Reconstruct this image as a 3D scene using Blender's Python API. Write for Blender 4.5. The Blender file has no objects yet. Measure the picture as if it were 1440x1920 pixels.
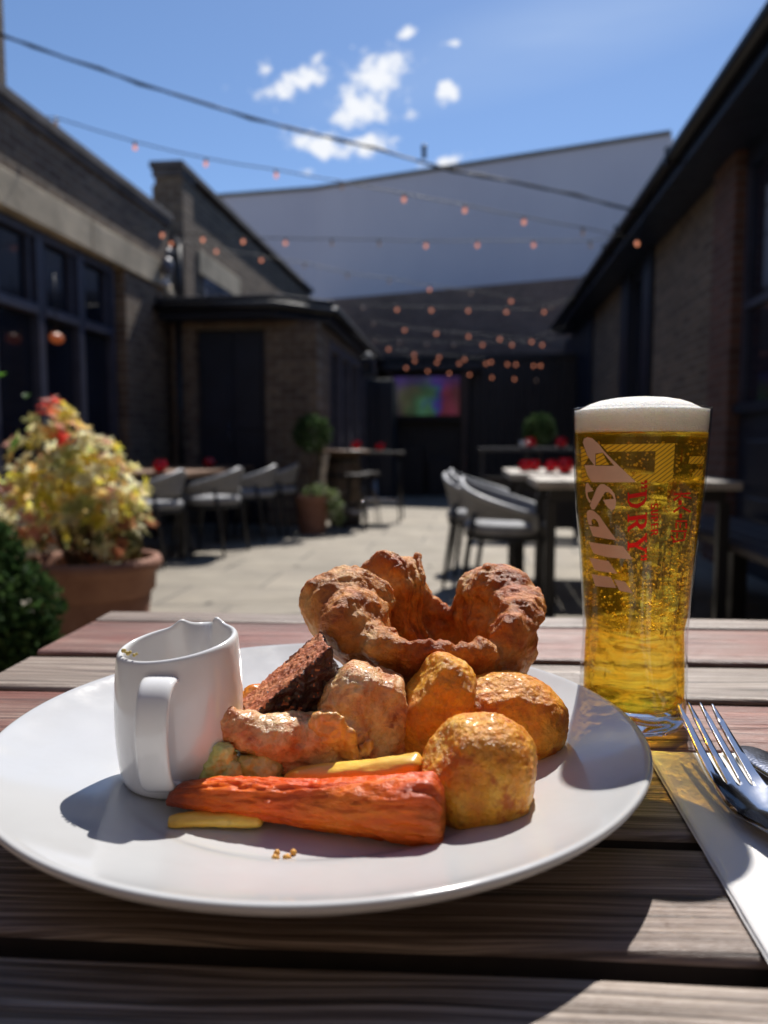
import bpy, bmesh, math, random
from mathutils import Vector, Matrix, noise, Euler, Quaternion
random.seed(7)
R = math.radians
sc = bpy.context.scene
col = bpy.context.collection

# ------------------------------------------------------------------ frames
FPX = 1442.0                                   # focal length in pixels of the 1440 x 1920 photograph
PIT = math.atan(123 / FPX)                     # camera looks down a little
CAMZ = 0.91
T = 0.74                                       # table top
H = CAMZ - T
PSI = math.atan(163 / FPX * math.cos(PIT))     # courtyard axis (+Y) lies to the right of the view
CP, SP = math.cos(PIT), math.sin(PIT)
CY, SY = math.cos(PSI), math.sin(PSI)

def F(u, v, z=0.0):                            # (right, forward, up) seen from the diner's seat -> world
    return Vector((u * CY - v * SY, u * SY + v * CY, z))

def ray(px, py):
    dx, dy = (px - 720) / FPX, (py - 960) / FPX
    return F(dx, CP - dy * SP, -(SP + dy * CP))

def atY(px, py, Y):
    d = ray(px, py); t = Y / d.y
    return Vector((d.x * t, Y, CAMZ + d.z * t))

def atX(px, py, X):
    d = ray(px, py); t = X / d.x
    return Vector((X, d.y * t, CAMZ + d.z * t))

def atZ(px, py, z):
    d = ray(px, py); t = (z - CAMZ) / d.z
    return Vector((d.x * t, d.y * t, z))

# ------------------------------------------------------------------ tagging
def tag(o, label=None, cat=None, group=None, kind=None):
    if label: o['label'] = label
    if cat: o['category'] = cat
    if group: o['group'] = group
    if kind: o['kind'] = kind
    return o

def empty(name, loc, rz=0.0, label=None, cat=None, group=None):
    o = bpy.data.objects.new(name, None); col.objects.link(o)
    o.empty_display_size = 0.02
    o.location = loc; o.rotation_euler = (0, 0, rz)
    return tag(o, label, cat, group)

def kids(o):
    return [c for c in bpy.data.objects if c.parent == o]

def copy_tree(o, parent=None):
    c = o.copy(); col.objects.link(c)
    if parent: c.parent = parent
    for ch in kids(o):
        copy_tree(ch, c)
    return c

# ------------------------------------------------------------------ mesh builder
class MB:
    def __init__(s): s.v = []; s.f = []; s.m = []; s.c = []; s.mi = 0
    def add(s, vs, fs):
        b = len(s.v); s.v += [Vector(p) for p in vs]
        for f in fs: s.f.append([i + b for i in f]); s.m.append(s.mi)
    def box(s, lo, hi, M=None):
        x0, y0, z0 = lo; x1, y1, z1 = hi
        vs = [Vector(p) for p in ((x0,y0,z0),(x1,y0,z0),(x1,y1,z0),(x0,y1,z0),(x0,y0,z1),(x1,y0,z1),(x1,y1,z1),(x0,y1,z1))]
        if M: vs = [M @ p for p in vs]
        s.add(vs, [(0,3,2,1),(4,5,6,7),(0,1,5,4),(1,2,6,5),(2,3,7,6),(3,0,4,7)])
    def prism(s, pts, z0, z1):
        n = len(pts); a = sum(pts[i][0]*pts[(i+1)%n][1]-pts[(i+1)%n][0]*pts[i][1] for i in range(n))
        if a < 0: pts = pts[::-1]
        s.add([(x,y,z0) for x,y in pts]+[(x,y,z1) for x,y in pts],
              [list(range(n))[::-1], list(range(n,2*n))]+[(i,(i+1)%n,(i+1)%n+n,i+n) for i in range(n)])
    def rings(s, rings, cap0=True, cap1=True, closed=True):
        n = len(rings[0]); vs = [p for r in rings for p in r]; fs = []
        for k in range(len(rings)-1):
            for i in range(n if closed else n-1):
                j = (i+1) % n
                fs.append((k*n+i, k*n+j, (k+1)*n+j, (k+1)*n+i))
        if cap0: fs.append(list(range(n))[::-1])
        if cap1: fs.append([(len(rings)-1)*n+i for i in range(n)])
        s.add(vs, fs)
    def lathe(s, prof, n=48, c=(0,0,0), cap0=False, cap1=False):
        cx, cy, cz = c
        s.rings([[(cx+r*math.cos(2*math.pi*i/n), cy+r*math.sin(2*math.pi*i/n), cz+z) for i in range(n)] for r, z in prof], cap0, cap1)
    def tube(s, pts, rad, n=8, flat=None, up=Vector((0,0,1))):
        pts = [Vector(p) for p in pts]; rr = rad if isinstance(rad, (list, tuple)) else [rad]*len(pts)
        out = []
        for i, p in enumerate(pts):
            d = (pts[min(i+1,len(pts)-1)] - pts[max(i-1,0)]).normalized()
            a = d.cross(up)
            if a.length < 1e-3: a = d.cross(Vector((1,0,0)))
            a.normalize(); b = a.cross(d)
            fl = flat[i] if isinstance(flat,(list,tuple)) else (flat or 1)
            out.append([p + a*rr[i]*math.cos(2*math.pi*k/n) + b*rr[i]*fl*math.sin(2*math.pi*k/n) for k in range(n)])
        s.rings(out)
    def sphere(s, c, r, nu=16, nv=10, M=None):
        c = Vector(c); rx, ry, rz = r if isinstance(r,(tuple,list)) else (r,r,r)
        rings = []
        for j in range(nv+1):
            th = math.pi*j/nv
            q = max(math.sin(th), 1e-4)
            ring = [Vector((rx*q*math.cos(2*math.pi*i/nu), ry*q*math.sin(2*math.pi*i/nu), -rz*math.cos(th))) for i in range(nu)]
            if M: ring = [M @ p for p in ring]
            rings.append([c+p for p in ring])
        s.rings(rings)
    def build(s, name, mats, parent=None, smooth=True, loc=None, angle=None):
        me = bpy.data.meshes.new(name)
        me.from_pydata([tuple(p) for p in s.v], [], s.f)
        if not isinstance(mats, (list, tuple)): mats = [mats]
        for m in mats: me.materials.append(m)
        if len(mats) > 1: me.polygons.foreach_set('material_index', s.m)
        if s.c:
            at = me.color_attributes.new('tint', 'FLOAT_COLOR', 'POINT')
            fl = []
            for c in s.c: fl += [c[0], c[1], c[2], 1.0]
            at.data.foreach_set('color', fl)
        me.polygons.foreach_set('use_smooth', [smooth]*len(me.polygons))
        me.update()
        if smooth and angle is not None:
            me.set_sharp_from_angle(angle=R(angle))
        o = bpy.data.objects.new(name, me); col.objects.link(o)
        if parent: o.parent = parent
        if loc is not None: o.location = loc
        return o

def bevel(o, w, seg=2):
    m = o.modifiers.new('bevel', 'BEVEL'); m.width = w; m.segments = seg; m.limit_method = 'ANGLE'; m.angle_limit = R(35)
    return o

# ------------------------------------------------------------------ organic shapes: fuse lumps, smooth, roughen
def fuse(mb, voxel, smooth=6, disp=None, sub=0):
    me = bpy.data.meshes.new('t'); me.from_pydata([tuple(p) for p in mb.v], [], mb.f)
    o = bpy.data.objects.new('t', me); col.objects.link(o)
    m = o.modifiers.new('r', 'REMESH'); m.mode = 'VOXEL'; m.voxel_size = voxel
    if smooth:
        m = o.modifiers.new('s', 'SMOOTH'); m.iterations = smooth; m.factor = 0.6
    dg = bpy.context.evaluated_depsgraph_get(); dg.update()
    out = bpy.data.meshes.new_from_object(o.evaluated_get(dg))
    bpy.data.objects.remove(o); bpy.data.meshes.remove(me)
    bm = bmesh.new(); bm.from_mesh(out); bpy.data.meshes.remove(out)
    if disp:
        for f in disp:
            bm.normal_update()
            ds = [f(v.co, v.normal) for v in bm.verts]
            for v, d in zip(bm.verts, ds): v.co = v.co + (d if isinstance(d, Vector) else v.normal*d)
    return bm

def bm_obj(bm, name, mats, parent=None, loc=None, smooth=True):
    me = bpy.data.meshes.new(name); bm.to_mesh(me); bm.free()
    for m in (mats if isinstance(mats, (list, tuple)) else [mats]): me.materials.append(m)
    me.polygons.foreach_set('use_smooth', [smooth]*len(me.polygons)); me.update()
    o = bpy.data.objects.new(name, me); col.objects.link(o)
    if parent: o.parent = parent
    if loc is not None: o.location = loc
    return o

def fb(p, s, o=3, off=0.0):
    q = Vector(p)*s + Vector((off, off*1.7, -off))
    return noise.fractal(q, 1.0, 2.0, o)

def ridge(p, s, off=0.0):
    q = Vector(p)*s + Vector((off, -off, off*.5))
    return 1.0 - abs(noise.noise(q))*2.4

def cell(p, s, off=0.0):
    q = Vector(p)*s + Vector((off, off, off))
    return noise.voronoi(q)[0][0]

# ------------------------------------------------------------------ materials
def lin(c):                                    # sRGB 0-255 -> linear
    return tuple(((x/255)/12.92 if x/255 <= .04045 else ((x/255+.055)/1.055)**2.4) for x in c)

class N:
    def __init__(s, name):
        s.m = bpy.data.materials.new(name); s.m.use_nodes = True
        s.t = s.m.node_tree; s.b = s.t.nodes['Principled BSDF']; s.out = s.t.nodes['Material Output']
    def n(s, typ, **kw):
        nd = s.t.nodes.new(typ)
        for k, v in kw.items():
            if k.startswith('_'): setattr(nd, k[1:], v)
            else:
                k = k.replace('__', ' ')
                if isinstance(v, bpy.types.NodeSocket): s.t.links.new(v, nd.inputs[k])
                else: nd.inputs[k].default_value = v
        return nd
    def link(s, a, b): s.t.links.new(a, b)
    def coord(s, kind='Object', scale=(1,1,1), rot=(0,0,0)):
        tc = s.n('ShaderNodeTexCoord')
        mp = s.n('ShaderNodeMapping', Vector=tc.outputs[kind]); mp.inputs['Scale'].default_value = scale; mp.inputs['Rotation'].default_value = rot
        return mp.outputs[0]
    def noise(s, vec, scale, detail=6, rough=.6, dist=0):
        return s.n('ShaderNodeTexNoise', Vector=vec, Scale=scale, Detail=detail, Roughness=rough, Distortion=dist).outputs[0]
    def ramp(s, fac, stops, interp='LINEAR'):
        r = s.n('ShaderNodeValToRGB', Fac=fac); cr = r.color_ramp; cr.interpolation = interp
        while len(cr.elements) < len(stops): cr.elements.new(.5)
        for e, (p, c) in zip(cr.elements, stops):
            e.position = p; e.color = (*c, 1) if len(c) == 3 else c
        return r.outputs[0]
    def mix(s, fac, a, b, mode='MIX'):
        m = s.n('ShaderNodeMix', _data_type='RGBA', _blend_type=mode)
        for i, v in ((0, fac), (6, a), (7, b)):
            if isinstance(v, bpy.types.NodeSocket): s.link(v, m.inputs[i])
            else: m.inputs[i].default_value = v if i == 0 else ((*v, 1) if len(v) == 3 else v)
        return m.outputs[2]
    def math(s, op, a, b=None, c=None):
        m = s.n('ShaderNodeMath', _operation=op)
        for i, v in enumerate((a, b, c)):
            if v is None: continue
            if isinstance(v, bpy.types.NodeSocket): s.link(v, m.inputs[i])
            else: m.inputs[i].default_value = v
        return m.outputs[0]
    def bump(s, h, strength=.3, dist=.001, nrm=None):
        b = s.n('ShaderNodeBump', Strength=strength, Distance=dist, Height=h)
        if nrm: s.link(nrm, b.inputs['Normal'])
        return b.outputs[0]
    def set(s, **kw):
        for k, v in kw.items():
            k = k.replace('__', ' ')
            if isinstance(v, bpy.types.NodeSocket): s.link(v, s.b.inputs[k])
            else: s.b.inputs[k].default_value = (*v, 1) if isinstance(v, tuple) and len(v) == 3 and 'Radius' not in k else v
        return s.m

def simple(name, c, rough=.6, metal=0, nscale=8, var=.25, bump=0, bscale=60, bdist=.002, **kw):
    g = N(name); v = g.coord()
    nz = g.noise(v, nscale, 5, .6)
    d = tuple(x*(1-var) for x in c); l = tuple(min(1, x*(1+var)) for x in c)
    cc = g.ramp(nz, [(.3, d), (.7, l)])
    rr = g.math('MULTIPLY_ADD', g.noise(v, nscale*3, 3), .25, rough-.12)
    g.set(Base__Color=cc, Roughness=rr, Metallic=metal, **kw)
    if bump: g.set(Normal=g.bump(g.noise(v, bscale, 6), bump, bdist))
    return g.m

def brickmat(name, axis, c1, c2, mortar, scale=1.0, dirt=.5):
    g = N(name); tc = g.n('ShaderNodeTexCoord'); sp = g.n('ShaderNodeSeparateXYZ', Vector=tc.outputs['Object'])
    cb = g.n('ShaderNodeCombineXYZ', X=sp.outputs[axis], Y=sp.outputs[2])
    wob = g.n('ShaderNodeVectorMath', _operation='MULTIPLY_ADD')
    nz = g.n('ShaderNodeTexNoise', Vector=cb.outputs[0], Scale=18.0, Detail=3.0)
    g.link(nz.outputs['Color'], wob.inputs[0]); wob.inputs[1].default_value = (.012,.008,0); g.link(cb.outputs[0], wob.inputs[2])
    b = g.n('ShaderNodeTexBrick', Vector=wob.outputs[0], Scale=scale, Color1=(*c1,1), Color2=(*c2,1), Mortar=(*mortar,1))
    b.inputs['Mortar Size'].default_value = .008; b.inputs['Mortar Smooth'].default_value = .2
    b.inputs['Brick Width'].default_value = .225; b.inputs['Row Height'].default_value = .075; b.inputs['Bias'].default_value = -.1
    patch = g.noise(tc.outputs['Object'], 1.1, 6, .65)
    fine = g.noise(tc.outputs['Object'], 14, 4, .6)
    c = g.mix(g.ramp(patch, [(.35,(0,0,0)),(.7,(dirt,)*3)]), b.outputs[0], tuple(x*.35 for x in c1))
    c = g.mix(.5, c, g.ramp(fine, [(.3,(.55,.5,.45)),(.7,(1.3,1.3,1.3))]), 'MULTIPLY')
    h = g.math('MULTIPLY_ADD', b.outputs['Fac'], -1.0, g.math('MULTIPLY', fine, .5))
    return g.set(Base__Color=c, Roughness=.88, Normal=g.bump(h, .7, .012))

M = {}
STOCK1, STOCK2 = (.25,.18,.12), (.11,.07,.05)
M['brick_x'] = brickmat('stock brick side', 1, STOCK1, STOCK2, (.30,.27,.22))
M['brick_y'] = brickmat('stock brick front', 0, STOCK1, STOCK2, (.30,.27,.22))
M['redbrick_x'] = brickmat('red brick side', 1, (.19,.09,.062), (.11,.055,.042), (.17,.14,.12))
M['rearbrick'] = brickmat('rear brick', 0, (.34,.21,.16), (.24,.15,.12), (.27,.22,.19))
M['navy'] = simple('navy paint', (.012,.018,.035), .42, nscale=3)
M['slate'] = simple('slate', (.03,.032,.04), .6, bump=.2)
M['frame'] = simple('window frame paint', (.05,.055,.085), .42)
M['darkwood'] = simple('dark wood', (.035,.028,.026), .6, nscale=5, bump=.2, bscale=30)
M['black'] = simple('black metal', (.012,.012,.014), .4, 0, bump=.05)
M['stone'] = simple('limestone lintel', (.50,.42,.30), .85, nscale=2.2, var=.35, bump=.4, bscale=20, bdist=.01)
M['coping'] = simple('coping stone', (.11,.10,.10), .85, nscale=3, var=.4, bump=.3, bscale=15, bdist=.01)
M['bulbglass'] = None

def mk_render_wall():
    g = N('painted render'); v = g.coord()
    c = g.ramp(g.noise(v, .35, 6, .6), [(.3,(.60,.56,.64)),(.7,(.68,.64,.71))])
    st = g.noise(g.coord(scale=(2.5,2.5,.25)), 1.2, 5, .7)
    c = g.mix(g.ramp(st, [(.55,(0,0,0)),(.85,(.35,)*3)]), c, (.50,.47,.54))
    return g.set(Base__Color=c, Roughness=.9, Normal=g.bump(g.noise(v, 30, 4), .15, .01))
M['render'] = mk_render_wall()

def mk_paving():
    g = N('stone flags'); v = g.coord()
    b = g.n('ShaderNodeTexBrick', Vector=v, Scale=1.0, Color1=(.30,.262,.21,1), Color2=(.25,.222,.178,1), Mortar=(.11,.10,.085,1))
    b.inputs['Mortar Size'].default_value = .010; b.inputs['Mortar Smooth'].default_value = .4
    b.inputs['Brick Width'].default_value = .9; b.inputs['Row Height'].default_value = .6
    c = g.mix(.75, b.outputs[0], g.ramp(g.noise(v, 2.3, 8, .65), [(.3,(.62,.6,.58)),(.7,(1.2,1.18,1.12))]), 'MULTIPLY')
    c = g.mix(g.ramp(g.noise(v, 9, 5, .7), [(.6,(0,0,0)),(.8,(.5,)*3)]), c, (.17,.15,.12))
    h = g.math('MULTIPLY_ADD', b.outputs['Fac'], -1.2, g.noise(v, 25, 6))
    return g.set(Base__Color=c, Roughness=g.math('MULTIPLY_ADD', g.noise(v, 4, 4), .3, .6), Normal=g.bump(h, .5, .008))
M['paving'] = mk_paving()

def mk_table_wood():
    g = N('weathered tabletop'); tc = g.n('ShaderNodeTexCoord')
    at = g.n('ShaderNodeAttribute', _attribute_name='tint')
    sp = g.n('ShaderNodeSeparateColor', Color=at.outputs['Color'])      # r = red stain, g = offset
    off = g.n('ShaderNodeCombineXYZ', X=sp.outputs[1], Y=sp.outputs[1], Z=sp.outputs[1])
    av = g.n('ShaderNodeVectorMath', _operation='MULTIPLY_ADD'); g.link(off.outputs[0], av.inputs[0]); av.inputs[1].default_value = (3.1,.7,1.3); g.link(tc.outputs['Object'], av.inputs[2])
    def mp(s):
        q = g.n('ShaderNodeMapping', Vector=av.outputs[0]); q.inputs['Scale'].default_value = s; return q.outputs[0]
    warp = g.n('ShaderNodeTexNoise', Vector=mp((4,14,14)), Scale=1.0, Detail=2.0)
    wv = g.n('ShaderNodeVectorMath', _operation='MULTIPLY_ADD'); g.link(warp.outputs['Color'], wv.inputs[0]); wv.inputs[1].default_value = (0,.022,0); g.link(av.outputs[0], wv.inputs[2])
    def mw(s):
        q = g.n('ShaderNodeMapping', Vector=wv.outputs[0]); q.inputs['Scale'].default_value = s; return q.outputs[0]
    grain = g.math('MULTIPLY_ADD', g.noise(mw((9,800,90)), 1.0, 5, .6), .45, g.math('MULTIPLY', g.noise(mw((5,330,60)), 1.0, 7, .66), .55))
    streak = g.noise(mw((2.2,90,30)), 1.0, 5, .6)
    blot = g.noise(mp((7,18,18)), 1.0, 6, .65)
    grey = g.ramp(grain, [(.36,(.03,.020,.016)),(.46,(.15,.115,.092)),(.54,(.34,.285,.24)),(.66,(.64,.565,.49))])
    red = g.ramp(grain, [(.36,(.035,.010,.008)),(.48,(.19,.062,.045)),(.64,(.42,.17,.125))])
    wear = g.ramp(blot, [(.42,(0,0,0)),(.62,(1,1,1))])
    keep = g.math('MULTIPLY', sp.outputs[0], g.math('SUBTRACT', 1.0, g.math('MULTIPLY', wear, .5)))
    c = g.mix(keep, grey, red)
    c = g.mix(.55, c, g.ramp(streak, [(.3,(.5,.42,.38)),(.65,(1.15,1.10,1.06))]), 'MULTIPLY')
    crack = g.ramp(g.noise(mw((3,180,20)), 1.0, 3, .5), [(.30,(1,1,1)),(.36,(0,0,0))])
    c = g.mix(g.math('MULTIPLY', crack, .75), c, (.015,.011,.01))
    spot = g.n('ShaderNodeTexVoronoi', Vector=mp((9,26,20)), Scale=1.0); 
    knot = g.ramp(spot.outputs['Distance'], [(.05,(1,1,1)),(.13,(0,0,0))])
    c = g.mix(g.math('MULTIPLY', knot, .6), c, (.05,.028,.02))
    h = g.math('ADD', g.math('MULTIPLY', grain, 1.0), g.math('MULTIPLY', crack, -1.0))
    h2 = g.noise(mp((300,700,400)), 1.0, 4, .7)
    nrm = g.bump(h, .9, .0016); nrm = g.bump(h2, .35, .0004, nrm)
    ro = g.math('MULTIPLY_ADD', grain, -.30, .58)
    return g.set(Base__Color=c, Roughness=ro, Normal=nrm, Specular__IOR__Level=.55)
M['tablewood'] = mk_table_wood()

def mk_porcelain(nm='white porcelain', k=1.0):
    g = N(nm); v = g.coord()
    sm = g.noise(v, 38, 5, .7)
    ro = g.ramp(sm, [(.4,(.10,)*3),(.72,(.24,)*3)])
    c = g.ramp(g.noise(v, 26, 5, .7), [(.45,(.79*k,.795*k,.80*k)),(.78,(.755*k,.75*k,.74*k))])
    return g.set(Base__Color=c, Roughness=ro, Coat__Weight=.3, Coat__Roughness=.06, Normal=g.bump(g.noise(v, 22, 2), .05, .001))
M['porcelain'] = mk_porcelain(); M['platechina'] = mk_porcelain('plate china', .68)
M['edgeshade'] = simple('gap shade board edge', (.022,.014,.011), .75, nscale=30, bump=.3, bscale=120)  # near-black colour paints the shade of the gaps onto the board sides

def mk_food(name, stops, scale, fine, rough=.35, sss=.15, rad=(.004,.0015,.0006), bump=.5, bdist=.0006, spots=None, coat=.3, stretch=(1,1,1), rvar=.3, b2=.4, vor=None, fcol=.3, ridged=None, spec=.5):
    g = N(name); v = g.coord(scale=stretch); v0 = g.coord()
    big = g.noise(v, scale, 6, .62, .4)
    c = g.ramp(big, stops)
    mid = g.noise(v, scale*3.5, 5, .65)
    c = g.mix(.55, c, g.ramp(mid, [(.28,(.55,.45,.38)),(.66,(1.15,1.12,1.1))]), 'MULTIPLY')
    fn = g.noise(v, fine*.8, 5, .7)
    c = g.mix(fcol, c, g.ramp(fn, [(.34,(.42,.28,.20)),(.62,(1.18,1.18,1.2))]), 'MULTIPLY')
    if spots:
        c = g.mix(g.ramp(g.noise(v0, spots[0], 4, .6), [(spots[1],(0,0,0)),(spots[1]+.07,(spots[3] if len(spots) > 3 else 1,)*3)]), c, spots[2])
    h = g.math('ADD', g.math('MULTIPLY_ADD', fn, .8, g.noise(v, fine, 6, .68)), g.math('MULTIPLY', mid, 1.2))
    if vor:
        vo = g.n('ShaderNodeTexVoronoi', Vector=v0, Scale=vor[0], _feature='SMOOTH_F1')
        h = g.math('ADD', h, g.math('MULTIPLY', vo.outputs['Distance'], -vor[1]))
    nrm = g.bump(h, bump, bdist)
    if ridged:
        rn = g.n('ShaderNodeTexNoise', _noise_type='RIDGED_MULTIFRACTAL', Vector=g.coord(scale=ridged[2]), Scale=ridged[0], Detail=6.0, Roughness=.55, Distortion=.6)
        nrm = g.bump(rn.outputs[0], 1.0, ridged[1], nrm)
        c = g.mix(ridged[3], c, g.ramp(rn.outputs[0], [(.25,(.50,.36,.26)),(.8,(1.12,1.12,1.12))]), 'MULTIPLY')
    nrm = g.bump(g.noise(v0, fine*3.0, 3, .7), b2, bdist*.45, nrm)
    ro = g.math('MULTIPLY_ADD', mid, rvar, rough-rvar*.5)
    g.set(Base__Color=c, Roughness=ro, Normal=nrm, Subsurface__Weight=sss, Subsurface__Radius=rad, Subsurface__Scale=1.0, Coat__Weight=coat, Coat__Roughness=.18, Specular__IOR__Level=spec)
    g.b.subsurface_method = 'RANDOM_WALK'
    return g.m

M['york'] = mk_food('baked batter', [(.24,(.30,.05,.008)),(.38,(.60,.16,.022)),(.51,(.84,.35,.07)),(.66,(1.0,.64,.24))], 36, 280, .42, .22, (.007,.0028,.0006), 1.0, .0018, (55,.66,(.22,.04,.012),.7), .0, b2=1.0, ridged=(90,.0016,(1,1,1),.35), spec=.45)
M['potato'] = mk_food('roast potato crust', [(.28,(.76,.16,.005)),(.42,(.92,.32,.012)),(.56,(.98,.46,.03)),(.74,(1.0,.68,.17))], 44, 280, .36, .28, (.009,.004,.0009), 1.0, .0015, (60,.58,(.60,.12,.005),.9), .15, b2=.9, vor=(430,.8), spec=.5)
M['carrot'] = mk_food('roast carrot skin', [(.25,(.55,.035,.006)),(.40,(.90,.10,.006)),(.56,(.97,.18,.008)),(.75,(1.0,.36,.02))], 38, 190, .34, .22, (.007,.002,.0005), 1.0, .0015, (70,.64,(.16,.02,.012),.85), .0, spec=.4, ridged=(70,.0018,(.35,1,1),.28), stretch=(.28,1,1))
def char_ends(m, L):
    t = m.node_tree; b = t.nodes['Principled BSDF']; src = b.inputs['Base Color'].links[0].from_socket
    tc = t.nodes.new('ShaderNodeTexCoord'); sp = t.nodes.new('ShaderNodeSeparateXYZ'); t.links.new(tc.outputs['Object'], sp.inputs[0])
    nz = t.nodes.new('ShaderNodeTexNoise'); nz.inputs['Scale'].default_value = 160; t.links.new(tc.outputs['Object'], nz.inputs[0])
    ad = t.nodes.new('ShaderNodeMath'); ad.operation = 'MULTIPLY_ADD'; t.links.new(nz.outputs[0], ad.inputs[0]); ad.inputs[1].default_value = .016; t.links.new(sp.outputs[0], ad.inputs[2])
    rp = t.nodes.new('ShaderNodeValToRGB'); rp.color_ramp.elements[0].position = .018; rp.color_ramp.elements[0].color = (.85,)*3+(1,); rp.color_ramp.elements[1].position = .027; rp.color_ramp.elements[1].color = (0,0,0,1)
    e = rp.color_ramp.elements.new(L-.002); e.color = (0,0,0,1); e = rp.color_ramp.elements.new(L+.008); e.color = (.55,)*3+(1,); t.links.new(ad.outputs[0], rp.inputs[0])
    mx = t.nodes.new('ShaderNodeMix'); mx.data_type = 'RGBA'; t.links.new(rp.outputs[0], mx.inputs[0]); t.links.new(src, mx.inputs[6]); mx.inputs[7].default_value = (.20,.035,.012,1); t.links.new(mx.outputs[2], b.inputs['Base Color'])
char_ends(M['carrot'], .118)
M['carrot_end'] = mk_food('carrot cut end', [(.3,(.35,.04,.012)),(.6,(.62,.12,.02))], 90, 260, .35, .1, bump=.8)
M['parsnip'] = mk_food('roast parsnip', [(.3,(.80,.42,.04)),(.6,(.93,.62,.10)),(.8,(.95,.74,.24))], 30, 160, .35, .25, bump=.4, spots=(60,.70,(.33,.12,.02),.7), stretch=(.25,1,1))
M['chicken'] = mk_food('roast chicken skin', [(.30,(.50,.13,.04)),(.40,(.80,.34,.12)),(.49,(.94,.56,.26)),(.58,(.98,.72,.40)),(.70,(.96,.50,.08))], 62, 170, .28, .22, (.007,.0022,.0008), .9, .0016, (95,.64,(.30,.05,.015),.8), .3, b2=.7, fcol=.25, ridged=(75,.0018,(1,1,1),.25))
M['skin'] = mk_food('crisp chicken skin', [(.3,(.66,.27,.05)),(.55,(.84,.48,.13)),(.8,(.88,.62,.25))], 60, 240, .3, .1, (.005,.002,.0008), .8, .0008, (150,.68,(.25,.06,.02),.8), .6)
M['slice_top'] = mk_food('cut stuffing face', [(.28,(.36,.065,.02)),(.45,(.62,.17,.055)),(.62,(.82,.31,.12)),(.8,(.95,.52,.24))], 95, 420, .5, .05, bump=1.0, bdist=.0022, coat=.1, stretch=(.4,1,1))
M['slice_crust'] = mk_food('dark stuffing crust', [(.3,(.028,.006,.006)),(.55,(.075,.014,.010)),(.8,(.16,.035,.018))], 90, 300, .34, .03, bump=1.0, bdist=.0035, coat=.4)
M['cabbage'] = mk_food('buttered leek', [(.3,(.50,.62,.14)),(.55,(.74,.84,.34)),(.8,(.88,.94,.58))], 40, 150, .22, .2, (.005,.005,.002), .5, .0008, None, .6)
M['mash'] = mk_food('squash mash', [(.3,(.62,.16,.012)),(.6,(.82,.28,.02)),(.8,(.86,.40,.06))], 70, 260, .3, .2, bump=.8)
M['greens'] = mk_food('dark greens', [(.3,(.008,.018,.006)),(.7,(.03,.055,.012))], 60, 200, .3, .05, bump=.8)
M['char'] = simple('charred spot', (.02,.008,.006), .4, nscale=300, bump=.5, bscale=800, bdist=.0004)
M['crumb'] = simple('crumb', (.62,.30,.05), .6, nscale=300, bump=.5, bscale=600, bdist=.0004)

def mk_glass(name, ior, color, rough=0.0):
    m = bpy.data.materials.new(name); m.use_nodes = True; t = m.node_tree
    t.nodes.remove(t.nodes['Principled BSDF'])
    g = t.nodes.new('ShaderNodeBsdfGlass'); g.inputs['IOR'].default_value = ior; g.inputs['Color'].default_value = (*color,1); g.inputs['Roughness'].default_value = rough
    t.links.new(g.outputs[0], t.nodes['Material Output'].inputs[0])
    return m
M['glass'] = mk_glass('clear glass', 1.5, (.99,1,.995))
def mk_thin_glass():
    m = bpy.data.materials.new('thin glass wall'); m.use_nodes = True; t = m.node_tree; t.nodes.remove(t.nodes['Principled BSDF'])
    tr = t.nodes.new('ShaderNodeBsdfTransparent'); tr.inputs[0].default_value = (.985,.99,.985,1)
    gs = t.nodes.new('ShaderNodeBsdfGlossy'); gs.inputs['Roughness'].default_value = .02
    lw0 = t.nodes.new('ShaderNodeLayerWeight'); lw0.inputs['Blend'].default_value = .5; pw = t.nodes.new('ShaderNodeMath'); pw.operation = 'POWER'; pw.inputs[1].default_value = 4.5; t.links.new(lw0.outputs['Facing'], pw.inputs[0]); lw = t.nodes.new('ShaderNodeMath'); lw.operation = 'MULTIPLY_ADD'; lw.inputs[1].default_value = .85; lw.inputs[2].default_value = .035; t.links.new(pw.outputs[0], lw.inputs[0])
    mx = t.nodes.new('ShaderNodeMixShader'); t.links.new(lw.outputs[0], mx.inputs[0]); t.links.new(tr.outputs[0], mx.inputs[1]); t.links.new(gs.outputs[0], mx.inputs[2])
    t.links.new(mx.outputs[0], t.nodes['Material Output'].inputs[0]); return m
M['thinglass'] = mk_thin_glass()
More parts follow.
